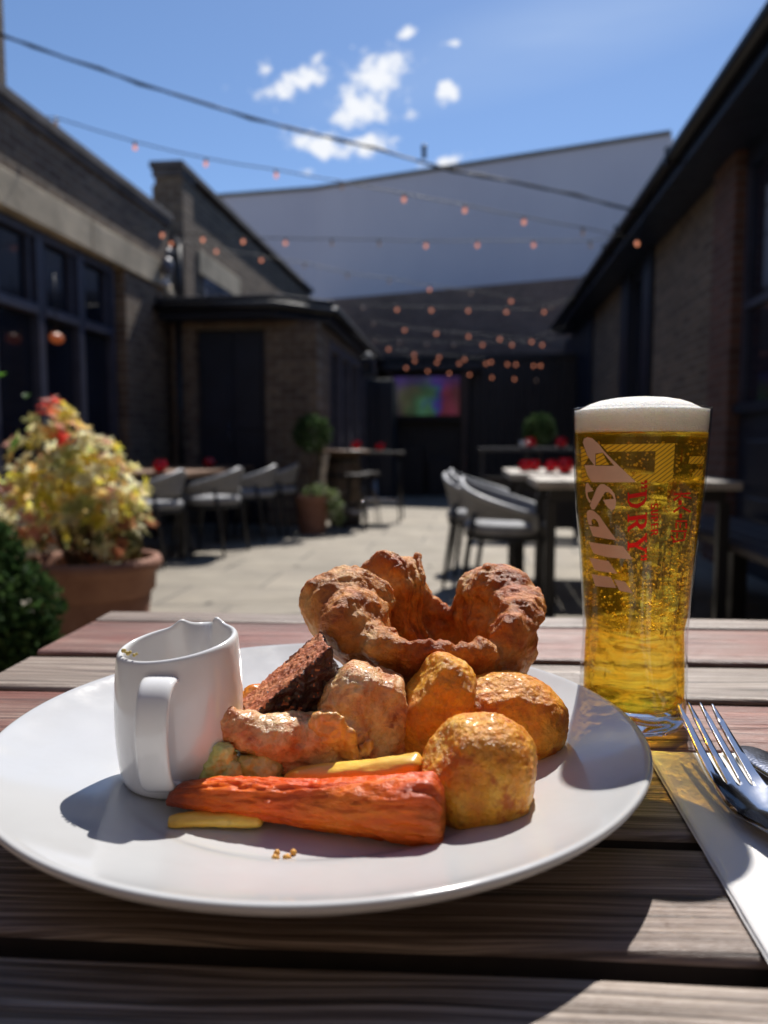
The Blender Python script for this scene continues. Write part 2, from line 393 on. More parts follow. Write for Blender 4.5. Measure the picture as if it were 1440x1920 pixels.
def mk_lager():
    m = mk_glass('lager', 1.333, (1.0,.94,.34)); t = m.node_tree; g = t.nodes['Glass BSDF']
    tr = t.nodes.new('ShaderNodeBsdfTransparent'); tr.inputs[0].default_value = (1,.72,.15,1)
    tc = t.nodes.new('ShaderNodeTexCoord'); mp = t.nodes.new('ShaderNodeMapping'); mp.inputs['Scale'].default_value = (1,1,5); t.links.new(tc.outputs['Object'], mp.inputs[0])
    nz = t.nodes.new('ShaderNodeTexNoise'); nz.inputs['Scale'].default_value = 55; nz.inputs['Detail'].default_value = 4; nz.inputs['Distortion'].default_value = 1.5; t.links.new(mp.outputs[0], nz.inputs['Vector'])  # noise in the see-through share imitates caustic ripples cast below the glass
    rp = t.nodes.new('ShaderNodeValToRGB'); t.links.new(nz.outputs[0], rp.inputs[0])
    rp.color_ramp.elements[0].position = .42; rp.color_ramp.elements[0].color = (.28,)*3+(1,); rp.color_ramp.elements[1].position = .60; rp.color_ramp.elements[1].color = (.86,)*3+(1,)
    mx = t.nodes.new('ShaderNodeMixShader'); t.links.new(rp.outputs[0], mx.inputs[0]); t.links.new(g.outputs[0], mx.inputs[1]); t.links.new(tr.outputs[0], mx.inputs[2])
    tl = t.nodes.new('ShaderNodeBsdfTranslucent'); tl.inputs[0].default_value = (1,.62,.07,1); m2 = t.nodes.new('ShaderNodeMixShader'); m2.inputs[0].default_value = .022
    t.links.new(mx.outputs[0], m2.inputs[1]); t.links.new(tl.outputs[0], m2.inputs[2])
    t.links.new(m2.outputs[0], t.nodes['Material Output'].inputs[0]); return m
M['beer'] = mk_lager()
def mk_foam():
    g = N('beer foam'); v = g.coord()
    vo = g.n('ShaderNodeTexVoronoi', Vector=v, Scale=900.0)
    h = g.math('ADD', vo.outputs['Distance'], g.noise(v, 160, 5, .7))
    g.set(Base__Color=(.93,.90,.84), Roughness=.75, Subsurface__Weight=.85, Subsurface__Radius=(.012,.010,.008), Subsurface__Scale=1.0, Normal=g.bump(h, .8, .0011))
    return g.m
M['foam'] = mk_foam()
M['bubble'] = simple('bubble film', (.95,.80,.42), .25, .3, nscale=900, var=.05)
M['print_tan'] = simple('printed silver lettering', (.68,.47,.34), .45, .15, nscale=90, var=.06)
M['print_red'] = simple('printed red lettering', (.95,.012,.018), .5, nscale=90, var=.08)
def translucent(m, f=.5):
    t = m.node_tree; b = t.nodes['Principled BSDF']; o = t.nodes['Material Output']
    tr = t.nodes.new('ShaderNodeBsdfTranslucent'); lk = b.inputs['Base Color'].links[0].from_socket; t.links.new(lk, tr.inputs[0])
    mx = t.nodes.new('ShaderNodeMixShader'); mx.inputs[0].default_value = f; t.links.new(b.outputs[0], mx.inputs[1]); t.links.new(tr.outputs[0], mx.inputs[2]); t.links.new(mx.outputs[0], o.inputs[0])
translucent(M['print_red'], .6)
def mk_gold():
    g = N('printed gold panel'); v = g.coord(rot=(0,R(38),0))
    w = g.n('ShaderNodeTexWave', Vector=v, Scale=160.0, Distortion=.6, _wave_type='BANDS', _bands_direction='Z')
    c = g.ramp(w.outputs[0], [(.10,(.40,.20,.01)),(.24,(1.0,.66,.03))])
    return g.set(Base__Color=c, Roughness=.4, Metallic=.2)
M['print_gold'] = mk_gold(); translucent(M['print_gold'], .2)

def mk_steel():
    g = N('brushed cutlery steel'); v = g.coord(scale=(260,18,260)); v0 = g.coord()
    nz = g.noise(v, 1.0, 4, .6)
    ro = g.math('MULTIPLY_ADD', g.noise(v0, 60, 4), .10, .05)
    return g.set(Base__Color=(.62,.62,.64), Metallic=1.0, Roughness=ro, Normal=g.bump(nz, .12, .0002))
M['steel'] = mk_steel()
def mk_knife():
    g = N('polished knife handle'); v0 = g.coord()
    sc_ = g.n('ShaderNodeTexVoronoi', Vector=g.coord(scale=(700,700,700)), Scale=1.0)
    ro = g.math('MULTIPLY_ADD', g.noise(v0, 60, 4), .22, .12)
    return g.set(Base__Color=(.20,.21,.25), Metallic=1.0, Roughness=ro, Normal=g.bump(sc_.outputs['Distance'], .25, .0003))
M['knife'] = mk_knife()
def mk_napkin():
    g = N('white paper napkin'); v = g.coord()
    vo = g.n('ShaderNodeTexVoronoi', Vector=v, Scale=900.0)
    h = g.math('ADD', g.math('MULTIPLY', vo.outputs['Distance'], .6), g.noise(v, 120, 5))
    return g.set(Base__Color=(.78,.765,.76), Roughness=.9, Normal=g.bump(h, .35, .0004))
M['napkin'] = mk_napkin()

def mk_terracotta():
    g = N('terracotta'); v = g.coord()
    c = g.ramp(g.noise(v, 6, 7, .65), [(.3,(.20,.085,.055)),(.6,(.32,.155,.10)),(.8,(.45,.30,.24))])
    return g.set(Base__Color=c, Roughness=.8, Normal=g.bump(g.noise(v, 60, 5), .3, .003))
M['terracotta'] = mk_terracotta()
M['soil'] = simple('potting soil', (.035,.022,.014), .95, nscale=40, bump=1, bscale=80, bdist=.01)
def mk_leaf(name, rough=.42, tf=.58, sp=.3):
    g = N(name); at = g.n('ShaderNodeAttribute', _attribute_name='tint'); v = g.coord()
    c = g.mix(.45, at.outputs['Color'], g.ramp(g.noise(v, 60, 4), [(.3,(.6,.6,.55)),(.7,(1.2,1.2,1.15))]), 'MULTIPLY')
    g.set(Base__Color=c, Roughness=rough, Specular__IOR__Level=sp)
    tr = g.n('ShaderNodeBsdfTranslucent', Color=c)
    mx = g.n('ShaderNodeMixShader', Fac=tf)
    g.link(g.b.outputs[0], mx.inputs[1]); g.link(tr.outputs[0], mx.inputs[2]); g.link(mx.outputs[0], g.out.inputs[0])
    return g.m
M['leaf'] = mk_leaf('leaf'); M['leafdull'] = mk_leaf('dull leaf', .6, .3, .08)
M['bark'] = simple('bark', (.09,.06,.04), .9, nscale=20, bump=.6, bscale=60, bdist=.004)

def mk_rope():
    g = N('grey rope weave'); v = g.coord('Object')
    sp = g.n('ShaderNodeTexCoord')
    w = g.n('ShaderNodeTexWave', Vector=sp.outputs['UV'], Scale=18.0, Distortion=.3, _wave_type='BANDS', _bands_direction='X')
    c = g.ramp(w.outputs[0], [(.15,(.09,.092,.10)),(.5,(.34,.345,.37))])
    return g.set(Base__Color=c, Roughness=.7, Normal=g.bump(w.outputs[0], .6, .004))
M['rope'] = mk_rope()
M['rail'] = simple('pale rail', (.33,.34,.36), .45, nscale=10)
M['chairleg'] = simple('charcoal leg', (.02,.021,.025), .4)
M['cushion'] = simple('seat cushion', (.28,.285,.30), .75, nscale=12, bump=.3, bscale=150)
M['brownwood'] = simple('oiled table wood', (.20,.105,.055), .5, nscale=9, var=.35, bump=.2)
M['palewood'] = simple('sun bleached wood', (.42,.37,.31), .5, nscale=9, var=.25, bump=.2)
M['barrelwood'] = simple('barrel stave', (.12,.085,.055), .6, nscale=7, var=.4, bump=.4, bscale=30)
def mk_redglass():
    g = N('red candle glass')
    return g.set(Base__Color=(.75,.01,.03), Roughness=.12, Transmission__Weight=.45, IOR=1.35, Coat__Weight=.5)
M['redglass'] = mk_redglass()
M['cable'] = simple('dark cable', (.018,.022,.02), .55)
def mk_bulb(name, col_, st):
    g = N(name)
    return g.set(Base__Color=(.5,.45,.4), Roughness=.12, Emission__Color=col_, Emission__Strength=st, Coat__Weight=1.0)
M['bulb'] = mk_bulb('glowing festoon bulb', (1,.33,.16), .75)
M['bulbdim'] = mk_bulb('unlit festoon bulb', (1,.6,.4), .08)
def mk_screen():
    g = N('television picture'); v = g.coord()
    vo = g.n('ShaderNodeTexVoronoi', Vector=v, Scale=3.2, _feature='SMOOTH_F1'); vo.inputs['Smoothness'].default_value = .6
    sp = g.n('ShaderNodeSeparateXYZ', Vector=v)
    x = g.math('ADD', g.math('MULTIPLY_ADD', sp.outputs[0], .8, .5), g.math('MULTIPLY_ADD', g.noise(v, 2.6, 3), .9, -.45))
    c = g.ramp(x, [(.0,(.10,.07,.10)),(.22,(.12,.13,.07)),(.42,(.05,.14,.07)),(.55,(.06,.20,.10)),(.66,(.01,.03,.28)),(.78,(.20,.02,.06)),(1,(.15,.03,.05))])
    top = g.ramp(g.math('ADD', sp.outputs[2], g.math('MULTIPLY', g.noise(v, 5, 2), .3)), [(.28,(0,0,0)),(.42,(1,1,1))])
    c = g.mix(g.math('MULTIPLY', top, .8), c, (.06,.03,.22))
    c = g.mix(.6, c, g.ramp(vo.outputs['Distance'], [(.1,(1.5,1.5,1.5)),(.6,(.4,.4,.4))]), 'MULTIPLY')
    return g.set(Base__Color=(.01,.01,.01), Roughness=.2, Emission__Color=c, Emission__Strength=.28)
M['screen'] = mk_screen()
def mk_pane():
    g = N('dark window glass'); v = g.coord()
    c = g.ramp(g.noise(v, 1.2, 3), [(.3,(.006,.009,.016)),(.7,(.018,.024,.04))])
    return g.set(Base__Color=c, Roughness=.08, Specular__IOR__Level=.6, Normal=g.bump(g.noise(v, 2.5, 2), .05, .02))
M['pane'] = mk_pane()
g_ = N('reflected lamp glow'); M['lamp'] = g_.set(Base__Color=(.3,.08,.02), Emission__Color=(1,.22,.06), Emission__Strength=.12)
M['whiteplastic'] = simple('white plastic', (.55,.55,.57), .4)

# ================================================================== CAMERA, SKY, SUN
cam = bpy.data.cameras.new('camera'); co = bpy.data.objects.new('camera', cam); col.objects.link(co)
co.location = (0, 0, CAMZ); co.rotation_euler = (math.pi/2 - PIT, 0, PSI)
cam.sensor_fit = 'VERTICAL'; cam.sensor_height = 36; cam.lens = 36 * FPX / 1920
cam.clip_start = .01; cam.clip_end = 3000
cam.dof.use_dof = True; cam.dof.focus_distance = .385; cam.dof.aperture_fstop = 7.2
sc.camera = co

EL = R(51); AZ = R(14.8) - PSI                 # sun: ahead, a little right
sd = Vector((math.sin(AZ)*math.cos(EL), math.cos(AZ)*math.cos(EL), math.sin(EL)))
sun = bpy.data.lights.new('sun', 'SUN'); sun.energy = 5.0; sun.angle = R(.53); sun.color = (1,.955,.89)
so = bpy.data.objects.new('sun', sun); col.objects.link(so); so.location = (0,0,30)
so.rotation_euler = (-sd).to_track_quat('-Z', 'Y').to_euler()

w = bpy.data.worlds.new('World'); sc.world = w; w.use_nodes = True; t = w.node_tree
bg = t.nodes['Background']; bg.inputs['Strength'].default_value = .106
sky = t.nodes.new('ShaderNodeTexSky'); sky.sky_type = 'NISHITA'; sky.sun_disc = False
sky.sun_elevation = EL; sky.sun_rotation = AZ; sky.air_density = .85; sky.dust_density = .15; sky.ozone_density = 5.5
def wn(typ, **kw):
    nd = t.nodes.new(typ)
    for k, v in kw.items():
        if k[0] == '_': setattr(nd, k[1:], v)
        elif isinstance(v, bpy.types.NodeSocket): t.links.new(v, nd.inputs[k])
        else: nd.inputs[k].default_value = v
    return nd
def wm(op, a, b=None, c=None):
    nd = t.nodes.new('ShaderNodeMath'); nd.operation = op
    for i, v in enumerate((a, b, c)):
        if v is None: continue
        if isinstance(v, bpy.types.NodeSocket): t.links.new(v, nd.inputs[i])
        else: nd.inputs[i].default_value = v
    return nd.outputs[0]
tc = wn('ShaderNodeTexCoord'); sep = wn('ShaderNodeSeparateXYZ', Vector=tc.outputs['Generated'])
yy = wm('MAXIMUM', sep.outputs[1], .05)
ga = wm('DIVIDE', sep.outputs[0], yy); gb = wm('DIVIDE', sep.outputs[2], yy)
gv = wn('ShaderNodeCombineXYZ', X=ga, Y=gb).outputs[0]
n1 = wn('ShaderNodeTexNoise', Vector=gv, Scale=16.0, Detail=8.0, Roughness=.62)
n2 = wn('ShaderNodeTexNoise', Vector=gv, Scale=55.0, Detail=6.0, Roughness=.6)
# puffs of cloud low over the rear wall: (x, y, half width, half height, turn)
clouds = [(548,150,75,26,-24,1),(497,131,17,12,-30,.7),(712,150,62,44,-18,1.1),(672,205,55,30,0,.9),(765,62,17,8,-15,.8),(660,88,9,9,0,.8),
          (842,82,20,9,-10,.8),(842,172,19,18,0,.95),(600,275,58,24,10,1),(700,272,45,22,-5,.95),(852,300,42,13,-8,1),(575,320,14,8,0,.6),(430,160,26,7,-30,.3),(770,205,16,20,0,.6)]
acc = None
for (x, y, a, b, rot, dens) in clouds:
    d = ray(x, y); cx, cy = d.x/d.y, d.z/d.y
    s = 1/FPX*1.05
    mp = wn('ShaderNodeMapping', Vector=gv, _vector_type='TEXTURE')
    mp.inputs['Location'].default_value = (cx, cy, 0); mp.inputs['Rotation'].default_value = (0,0,R(-rot)); mp.inputs['Scale'].default_value = (a*s, b*s, 1)
    ln = wn('ShaderNodeVectorMath', _operation='LENGTH'); t.links.new(mp.outputs[0], ln.inputs[0])
    q = wm('MULTIPLY', wm('SUBTRACT', 1.25, ln.outputs['Value']), dens)
    acc = q if acc is None else wm('MAXIMUM', acc, q)
nn = wm('ADD', wm('MULTIPLY', wm('SUBTRACT', n1.outputs[0], .5), 2.6), wm('MULTIPLY', wm('SUBTRACT', n2.outputs[0], .5), 2.6))
dn = wm('ADD', acc, nn)
cr = wn('ShaderNodeValToRGB', Fac=dn); cr.color_ramp.elements[0].position = .12; cr.color_ramp.elements[1].position = 1.25; cr.color_ramp.interpolation = 'EASE'
# thin high streak, upper right
mp = wn('ShaderNodeMapping', Vector=gv); mp.inputs['Rotation'].default_value = (0,0,R(-14)); mp.inputs['Scale'].default_value = (1.2,6,1)
n3 = wn('ShaderNodeTexNoise', Vector=mp.outputs[0], Scale=2.2, Detail=5.0, Roughness=.5)
d0 = ray(1050, 60); 
mp2 = wn('ShaderNodeMapping', Vector=gv, _vector_type='TEXTURE'); mp2.inputs['Location'].default_value = (d0.x/d0.y, d0.z/d0.y, 0); mp2.inputs['Rotation'].default_value = (0,0,R(13)); mp2.inputs['Scale'].default_value = (.36,.07,1)
l2 = wn('ShaderNodeVectorMath', _operation='LENGTH'); t.links.new(mp2.outputs[0], l2.inputs[0])
st = wm('MULTIPLY', wm('MAXIMUM', wm('SUBTRACT', 1.0, l2.outputs['Value']), 0.0), wm('MULTIPLY', n3.outputs[0], .55))
mx0 = wn('ShaderNodeMix', _data_type='RGBA'); t.links.new(st, mx0.inputs[0]); t.links.new(sky.outputs[0], mx0.inputs[6]); mx0.inputs[7].default_value = (4.5,5.6,7.4,1)
mx = wn('ShaderNodeMix', _data_type='RGBA'); t.links.new(cr.outputs[0], mx.inputs[0]); t.links.new(mx0.outputs[2], mx.inputs[6]); mx.inputs[7].default_value = (7.2,7.4,7.8,1)
t.links.new(mx.outputs[2], bg.inputs['Color'])

sc.view_settings.view_transform = 'Standard'; sc.view_settings.look = 'None'; sc.view_settings.exposure = .28; sc.view_settings.gamma = 1
cy = sc.cycles
cy.denoising_prefilter = 'ACCURATE'
cy.use_denoising = True; cy.max_bounces = 14; cy.transmission_bounces = 12; cy.transparent_max_bounces = 12; cy.glossy_bounces = 6; cy.diffuse_bounces = 4
cy.caustics_refractive = True; cy.caustics_reflective = False; cy.blur_glossy = .3; cy.sample_clamp_indirect = 40

# ================================================================== GROUND
g = MB(); g.box((-60,-40,-.3), (60,90,0)); o = g.build('paving', M['paving'], smooth=False); tag(o, kind='structure')

# ================================================================== BUILDINGS
WL = -3.5
def wallboxes(name, mats, boxes, parent):
    m = MB()
    for lo, hi in boxes: m.box(lo, hi)
    return bevel(m.build(name, mats, parent, smooth=False), .006, 1)

# left building: parapet, stone lintel, shop windows below
lb = empty('brick_building', (WL, 5, 0), 0, 'brown brick building nearest on the left, stone lintel over dark framed windows', 'building')
def lbx(lo, hi): return ((lo[0]-WL, lo[1]-5, lo[2]), (hi[0]-WL, hi[1]-5, hi[2]))
wallboxes('wall', M['brick_x'], [lbx((-4.1,-3,2.98),(WL,8.78,3.5)), lbx((-4.1,7.62,0),(WL,8.78,2.70)), lbx((-4.1,-3,0),(WL,7.62,.55))], lb)
wallboxes('lintel', M['stone'], [lbx((-4.05,-3,2.70),(WL+.03,6.9,2.98)), lbx((-4.05,6.912,2.70),(WL+.03,8.75,2.98))], lb)
wallboxes('coping', M['coping'], [lbx((-4.2,-3,3.5),(WL+.05,8.84,3.58)), lbx((-4.15,-3,3.44),(WL+.03,8.80,3.498))], lb)
st_ = [5.0-.66*k for k in range(4)]
wallboxes('chimney', M['brick_x'], [lbx((-4.6,4.2,3.582),(WL-.02,5.72,6.2))], lb)
for k in range(7):
    y1 = 7.5 - .67*k; y0 = y1 - .67
    w_ = MB()
    X0 = -3.62-WL
    def wb(lo, hi): w_.box((lo[0]-WL, lo[1]-5, lo[2]), (hi[0]-WL, hi[1]-5, hi[2]))
    wb((-3.66,y0,.55),(-3.56,y0+.05,2.70)); wb((-3.66,y1-.05,.55),(-3.56,y1-.001,2.70))
    wb((-3.655,y0+.05,2.00),(-3.55,y1-.05,2.08)); wb((-3.655,y0+.05,2.62),(-3.565,y1-.05,2.698)); wb((-3.655,y0+.05,.552),(-3.545,y1-.05,.66))
    wb((-3.65,y0+.10,2.082),(-3.585,y0+.13,2.618)); wb((-3.65,y1-.13,2.082),(-3.585,y1-.10,2.618))
    wf = bevel(w_.build('window', M['frame'], lb, smooth=False), .006, 1)
    w_ = MB(); wb((-3.64,y0+.05,.66),(-3.63,y1-.05,2.0)); wb((-3.64,y0+.05,2.08),(-3.63,y1-.05,2.62))
    w_.build('pane', M['pane'], wf, smooth=False)
wallboxes('dark_recess', M['navy'], [lbx((-4.0,7.5,.55),(-3.72,7.62,2.70)), lbx((-4.05,-3,.55),(-3.9,7.5,2.70))], lb)
# glowing blob with a cord, standing in for a lamp reflection on the window
p = atX(106, 634, -3.48)
wl = empty('lamp_reflection', atX(106,634,-3.44)); m = MB(); m.sphere((0,0,0),(.045,.09,.045),20,12); m.build('shade', M['lamp'], wl); m = MB(); m.tube([(0,0,.04),(0,0,.52)], .004); m.build('cord', M['black'], wl); tag(wl, 'small orange glowing blob imitating a lamp reflection at the dark window on the left', 'lamp')

# added unseen building behind the diner: bounces warm sunlight, screens off some sky
hb = empty('brick_building', (0, -3.2, 0), 0, 'added brick building behind the photographer, outside the picture, warming and screening the light', 'building')
wallboxes('wall', M['brick_y'], [((-6,-.4,0),(5,0,5.4))], hb)
wallboxes('coping', M['coping'], [((-6.05,-.45,5.402),(5.05,.04,5.5))], hb)
for x in (-4.2,-1.4,1.4): wallboxes('door', M['brownwood'], [((x,.002,0),(x+.95,.03,2.1))], hb)

# second left building, taller, beyond
l2b = empty('tall_brick_building', (WL, 12, 0), 0, 'taller brick building with a stepped stone topped gable beyond the small extension on the left', 'building')
def l2x(lo, hi): return ((lo[0]-WL, lo[1]-12, lo[2]), (hi[0]-WL, hi[1]-12, hi[2]))
wallboxes('wall', M['brick_x'], [l2x((-4.0,9.55,0),(WL,16.9,4.17)), l2x((-3.95,8.86,0),(WL-.02,9.548,3.3))], l2b)
wallboxes('front_pier', M['brick_y'], [l2x((-3.82,9.2,0),(WL+.03,9.55,4.23))], l2b)
wallboxes('coping', M['coping'], [l2x((-3.86,9.14,4.232),(WL+.06,16.9,4.31)), l2x((-3.84,9.17,4.14),(WL+.045,9.6,4.229)), l2x((-4.03,8.9,3.302),(WL+.03,9.13,3.36))], l2b)
wallboxes('lintel', M['stone'], [l2x((-3.9,9.75,3.12),(WL+.035,11.5,3.42))], l2b)
m = MB()
def wb2(lo, hi): m.box(*l2x(lo, hi))
wb2((-3.6,9.95,2.3),(WL+.02,10.02,3.12)); wb2((-3.6,11.2,2.3),(WL+.02,11.27,3.12)); wb2((-3.6,10.55,2.3),(WL+.02,10.61,3.12)); wb2((-3.6,10.02,3.05),(WL+.02,11.2,3.118))
wf = m.build('window', simple('pale window paint', (.16,.17,.21), .5), l2b, smooth=False)
m = MB(); wb2((-3.6,10.02,2.3),(WL+.006,11.2,3.05)); m.build('pane', M['pane'], wf, smooth=False)
m = MB(); m.tube([(0.07,-3.1,2.4),(0.07,-3.1,3.25)], .04, 12); 
o = m.build('drainpipe', M['black'], l2b)

# small flat roofed extension with dark doors
ex = empty('brick_extension', (-2.5, 8.6, 0), 0, 'low flat roofed brick extension with a wide dark door and black fascia', 'building')
def exx(lo, hi): return ((lo[0]+2.5, lo[1]-8.6, lo[2]), (hi[0]+2.5, hi[1]-8.6, hi[2]))
X0 = -3.42; X1 = -1.72
wallboxes('front_wall', M['brick_y'], [exx((X0,8.62,0),(-3.14,8.86,2.32)), exx((-2.33,8.62,0),(X1,8.86,2.32)), exx((-3.14,8.62,2.24),(-2.33,8.86,2.32))], ex)
wallboxes('side_wall', M['brick_x'], [exx((X1-.22,8.861,0),(X1-.002,9.35,2.32)), exx((X1-.22,12.6,0),(X1-.002,14.3,2.32)), exx((X1-.22,9.35,2.2),(X1-.003,12.6,2.32))], ex)
m = MB()
for x0, x1 in ((-3.135,-2.742),(-2.734,-2.335)):
    m.box(*exx((x0,8.72,.01),(x1,8.76,2.23)))
    m.box(*exx((x0+.06,8.705,.2),(x1-.06,8.718,1.0))); m.box(*exx((x0+.06,8.705,1.1),(x1-.06,8.718,2.1)))
dr = bevel(m.build('door', M['navy'], ex, smooth=False), .005, 1)
m = MB(); m.tube([(-.27+.0,.09,.95),(-.27,.06,.95),(-.27,.06,1.15),(-.27,.09,1.15)], .009); m.build('handle', M['steel'], dr)
rf = [(X0-.08,8.42),(-2.12,8.38),(X1+.11,8.85),(X1+.02,14.4),(X0-.08,14.4)]
m = MB(); m.prism([(x+2.5,y-8.6) for x,y in rf], 2.322, 2.50); bevel(m.build('fascia', M['navy'], ex, smooth=False), .01, 1)
m = MB(); m.prism([(x+2.5+(.05 if x > -2.1 else -.02),y-8.6-(.05 if y < 9 else -.02)) for x,y in rf], 2.502, 2.56); rfo = m.build('roof', M['slate'], ex, smooth=False); bevel(rfo, .012, 2)
m = MB(); pts = [Vector((X0+2.4,-.27,2.44)), Vector((.36,-.31,2.44)), Vector((.95,.20,2.44)), Vector((.86,5.7,2.44))]
m.tube(pts, .045, 10); m.build('gutter', M['black'], ex)
m = MB()
for k in range(4):
    y0 = 9.37+k*.8
    m.box(*exx((X1-.10,y0,.01),(X1+.01,y0+.07,2.19))); m.box(*exx((X1-.10,y0+.71,.01),(X1+.01,y0+.775,2.19))); m.box(*exx((X1-.10,y0+.07,2.1),(X1+.01,y0+.71,2.188))); m.box(*exx((X1-.10,y0+.07,.012),(X1+.008,y0+.71,.3)))
sd_ = bevel(m.build('side_doors', simple('side door frame paint', (.10,.10,.13), .5), ex, smooth=False), .005, 1)
m = MB(); m.box(*exx((X1-.08,9.37,.02),(X1-.07,12.57,2.18))); m.build('pane', M['pane'], sd_, smooth=False)
m = MB(); m.tube([(-.80,-.08,.02),(-.80,-.08,2.3)], .035, 10); m.build('drainpipe', M['black'], ex)

# floodlight and camera cluster on the corner
fl = empty('floodlight', atY(314,500,8.5), 0, 'rounded grey floodlight and bracket fixed at the corner of the left building', 'floodlight')
m = MB(); m.sphere((0,0,0),(.07,.09,.10),20,12); m.tube([(0,.0,.08),(-.02,.1,.22),(-.02,.25,.22)], .02, 8); m.build('lamp_housing', simple('grey housing', (.12,.125,.15), .4), fl)
m = MB(); m.lathe([(.0,.0),(.05,.0),(.065,-.05),(.03,-.06),(.0,-.06)], 20, (-.03,-.02,-.16)); m.tube([(-.03,-.02,-.16),(-.02,.05,-.08)], .012); m.build('camera_dome', M['whiteplastic'], fl)
m = MB(); m.sphere((.02,-.02,-.31),(.06,.06,.045),18,10); m.tube([(.02,-.02,-.29),(-.0,.08,-.2)], .015); m.build('sensor', M['stone'], fl)

# right building: eaves, posts and brick bays
WR = 1.95
ya, yb_, yc_, yd_, ye_, yf_ = [atX(x,600,1.95).y for x in (1385,1345,1225,1170,1115,1065)]
rb = empty('low_brick_building', (WR, 8, 0), 0, 'long dark building on the right, brick bays between navy posts', 'building')
def rbx(lo, hi): return ((lo[0]-WR, lo[1]-8, lo[2]), (hi[0]-WR, hi[1]-8, hi[2]))
wallboxes('wall', M['brick_x'], [rbx((WR,yb_,0),(2.2,yc_,3.05)), rbx((WR,yd_,0),(2.2,ye_,3.05)), rbx((WR,yf_,0),(2.2,15.3,3.05))], rb)
wallboxes('brick_pier', M['redbrick_x'], [rbx((WR-.06,ya,0),(2.2,yb_-.001,3.05))], rb)
for (a, b) in ((yc_,yc_+.35),(yd_-.45,yd_),(ye_,yf_),(4.4,4.62),(3.1,3.3)):
    wallboxes('post', M['navy'], [rbx((WR-.05,a,0),(2.2,b-.001,3.05))], rb)
m = MB()
for a, b in ((yc_+.36,yd_-.451),(4.63,ya-.002),(3.31,4.39),(-1.0,3.09)):
    m.box(*rbx((WR+.03,a,0.0),(WR+.1,b,1.15))); m.box(*rbx((WR-.02,a,1.151),(WR+.1,b,1.22))); m.box(*rbx((WR+.02,a,2.9),(WR+.1,b,3.045)))
m.build('panelling', M['navy'], rb, smooth=False)
m = MB()
for a, b in ((yc_+.36,yd_-.451),(4.63,ya-.002),(3.31,4.39),(-1.0,3.09)): m.box(*rbx((WR+.05,a,1.221),(WR+.06,b,2.9)))
m.build('pane', M['pane'], rb, smooth=False)
m = MB()
for a, b in ((4.63,ya-.002),(3.31,4.39)):
    m.box(*rbx((WR+.02,a+.0,1.222),(WR+.09,a+.05,2.898))); m.box(*rbx((WR+.02,b-.05,1.222),(WR+.09,b-.002,2.898))); m.box(*rbx((WR+.02,a+.05,1.9),(WR+.09,b-.05,1.95)))
m.build('window_frame', M['frame'], rb, smooth=False)
wallboxes('soffit', M['navy'], [rbx((WR-.33,-1,3.052),(2.3,15.3,3.09))], rb)
wallboxes('fascia', M['navy'], [rbx((WR-.36,-1,3.04),(WR-.332,15.3,3.20))], rb)
m = MB(); m.tube([(-.41,-9,3.17),(-.41,7.3,3.17)], .055, 12); m.build('gutter', M['black'], rb)
m = MB(); m.add([(-.34,-9,3.205),(3.0,-9,4.7),(3.0,6.4,4.7),(-.34,6.4,3.205),(-.34,-9,3.092),(3.0,-9,3.092),(3.0,6.4,3.092),(-.34,6.4,3.092)], [(0,1,2,3),(7,6,5,4),(0,3,7,4),(1,0,4,5),(2,1,5,6),(3,2,6,7)])
m.build('roof', M['slate'], rb, smooth=False)
m = MB()
for y in (-1.6,.55,1.3,2.9,4.4):
    m.box((-.47,y,3.10),(-.34,y+.03,3.23))
m.build('gutter_bracket', M['black'], rb, smooth=False)

# rear building: rendered upper wall on a brick base, skewed to the yard
rear = empty('rendered_building', (0, 16, 0), 0, 'plain lilac grey rendered wall on a dark brick base closing the far end', 'building')
qa, qb, qc = atZ(400,365,6.93), atZ(590,350,6.93), atZ(1258,245,6.93)
line = [(qa.x-4,qa.y+.5),(qa.x,qa.y),(qb.x,qb.y),(qc.x,qc.y)]; print('LINE', line)
def strip(pts, z0, z1, th, off=0.0):
    m = MB()
    for (a, b) in zip(pts[:-1], pts[1:]):
        pass
    n = len(pts); fr = []; bk = []
    for i in range(n):
        a = Vector(pts[max(i-1,0)]); b = Vector(pts[min(i+1,n-1)]); d = (b-a).normalized(); nn_ = Vector((d.y,-d.x))
        p_ = Vector(pts[i]); fr.append(p_+nn_*off); bk.append(p_-nn_*th)
    poly = fr + bk[::-1]
    m.prism([(q.x, q.y-16) for q in poly], z0, z1); return m
strip(line, 4.33, 6.86, 4, 0).build('upper_wall', M['render'], rear, smooth=False)
strip(line, 0, 4.328, 4, .03).build('brick_base', M['rearbrick'], rear, smooth=False)
strip(line, 6.862, 6.93, 4.05, .05).build('coping', simple('grey capping', (.17,.155,.14), .7), rear, smooth=False)
m = MB(); q = atY(795,312,16.6); m.tube([(q.x,.6,6.9),(q.x,.6,7.1)], .05, 10); m.sphere((q.x,.6,7.12),.06,12,8); m.build('roof_vent', M['black'], rear)

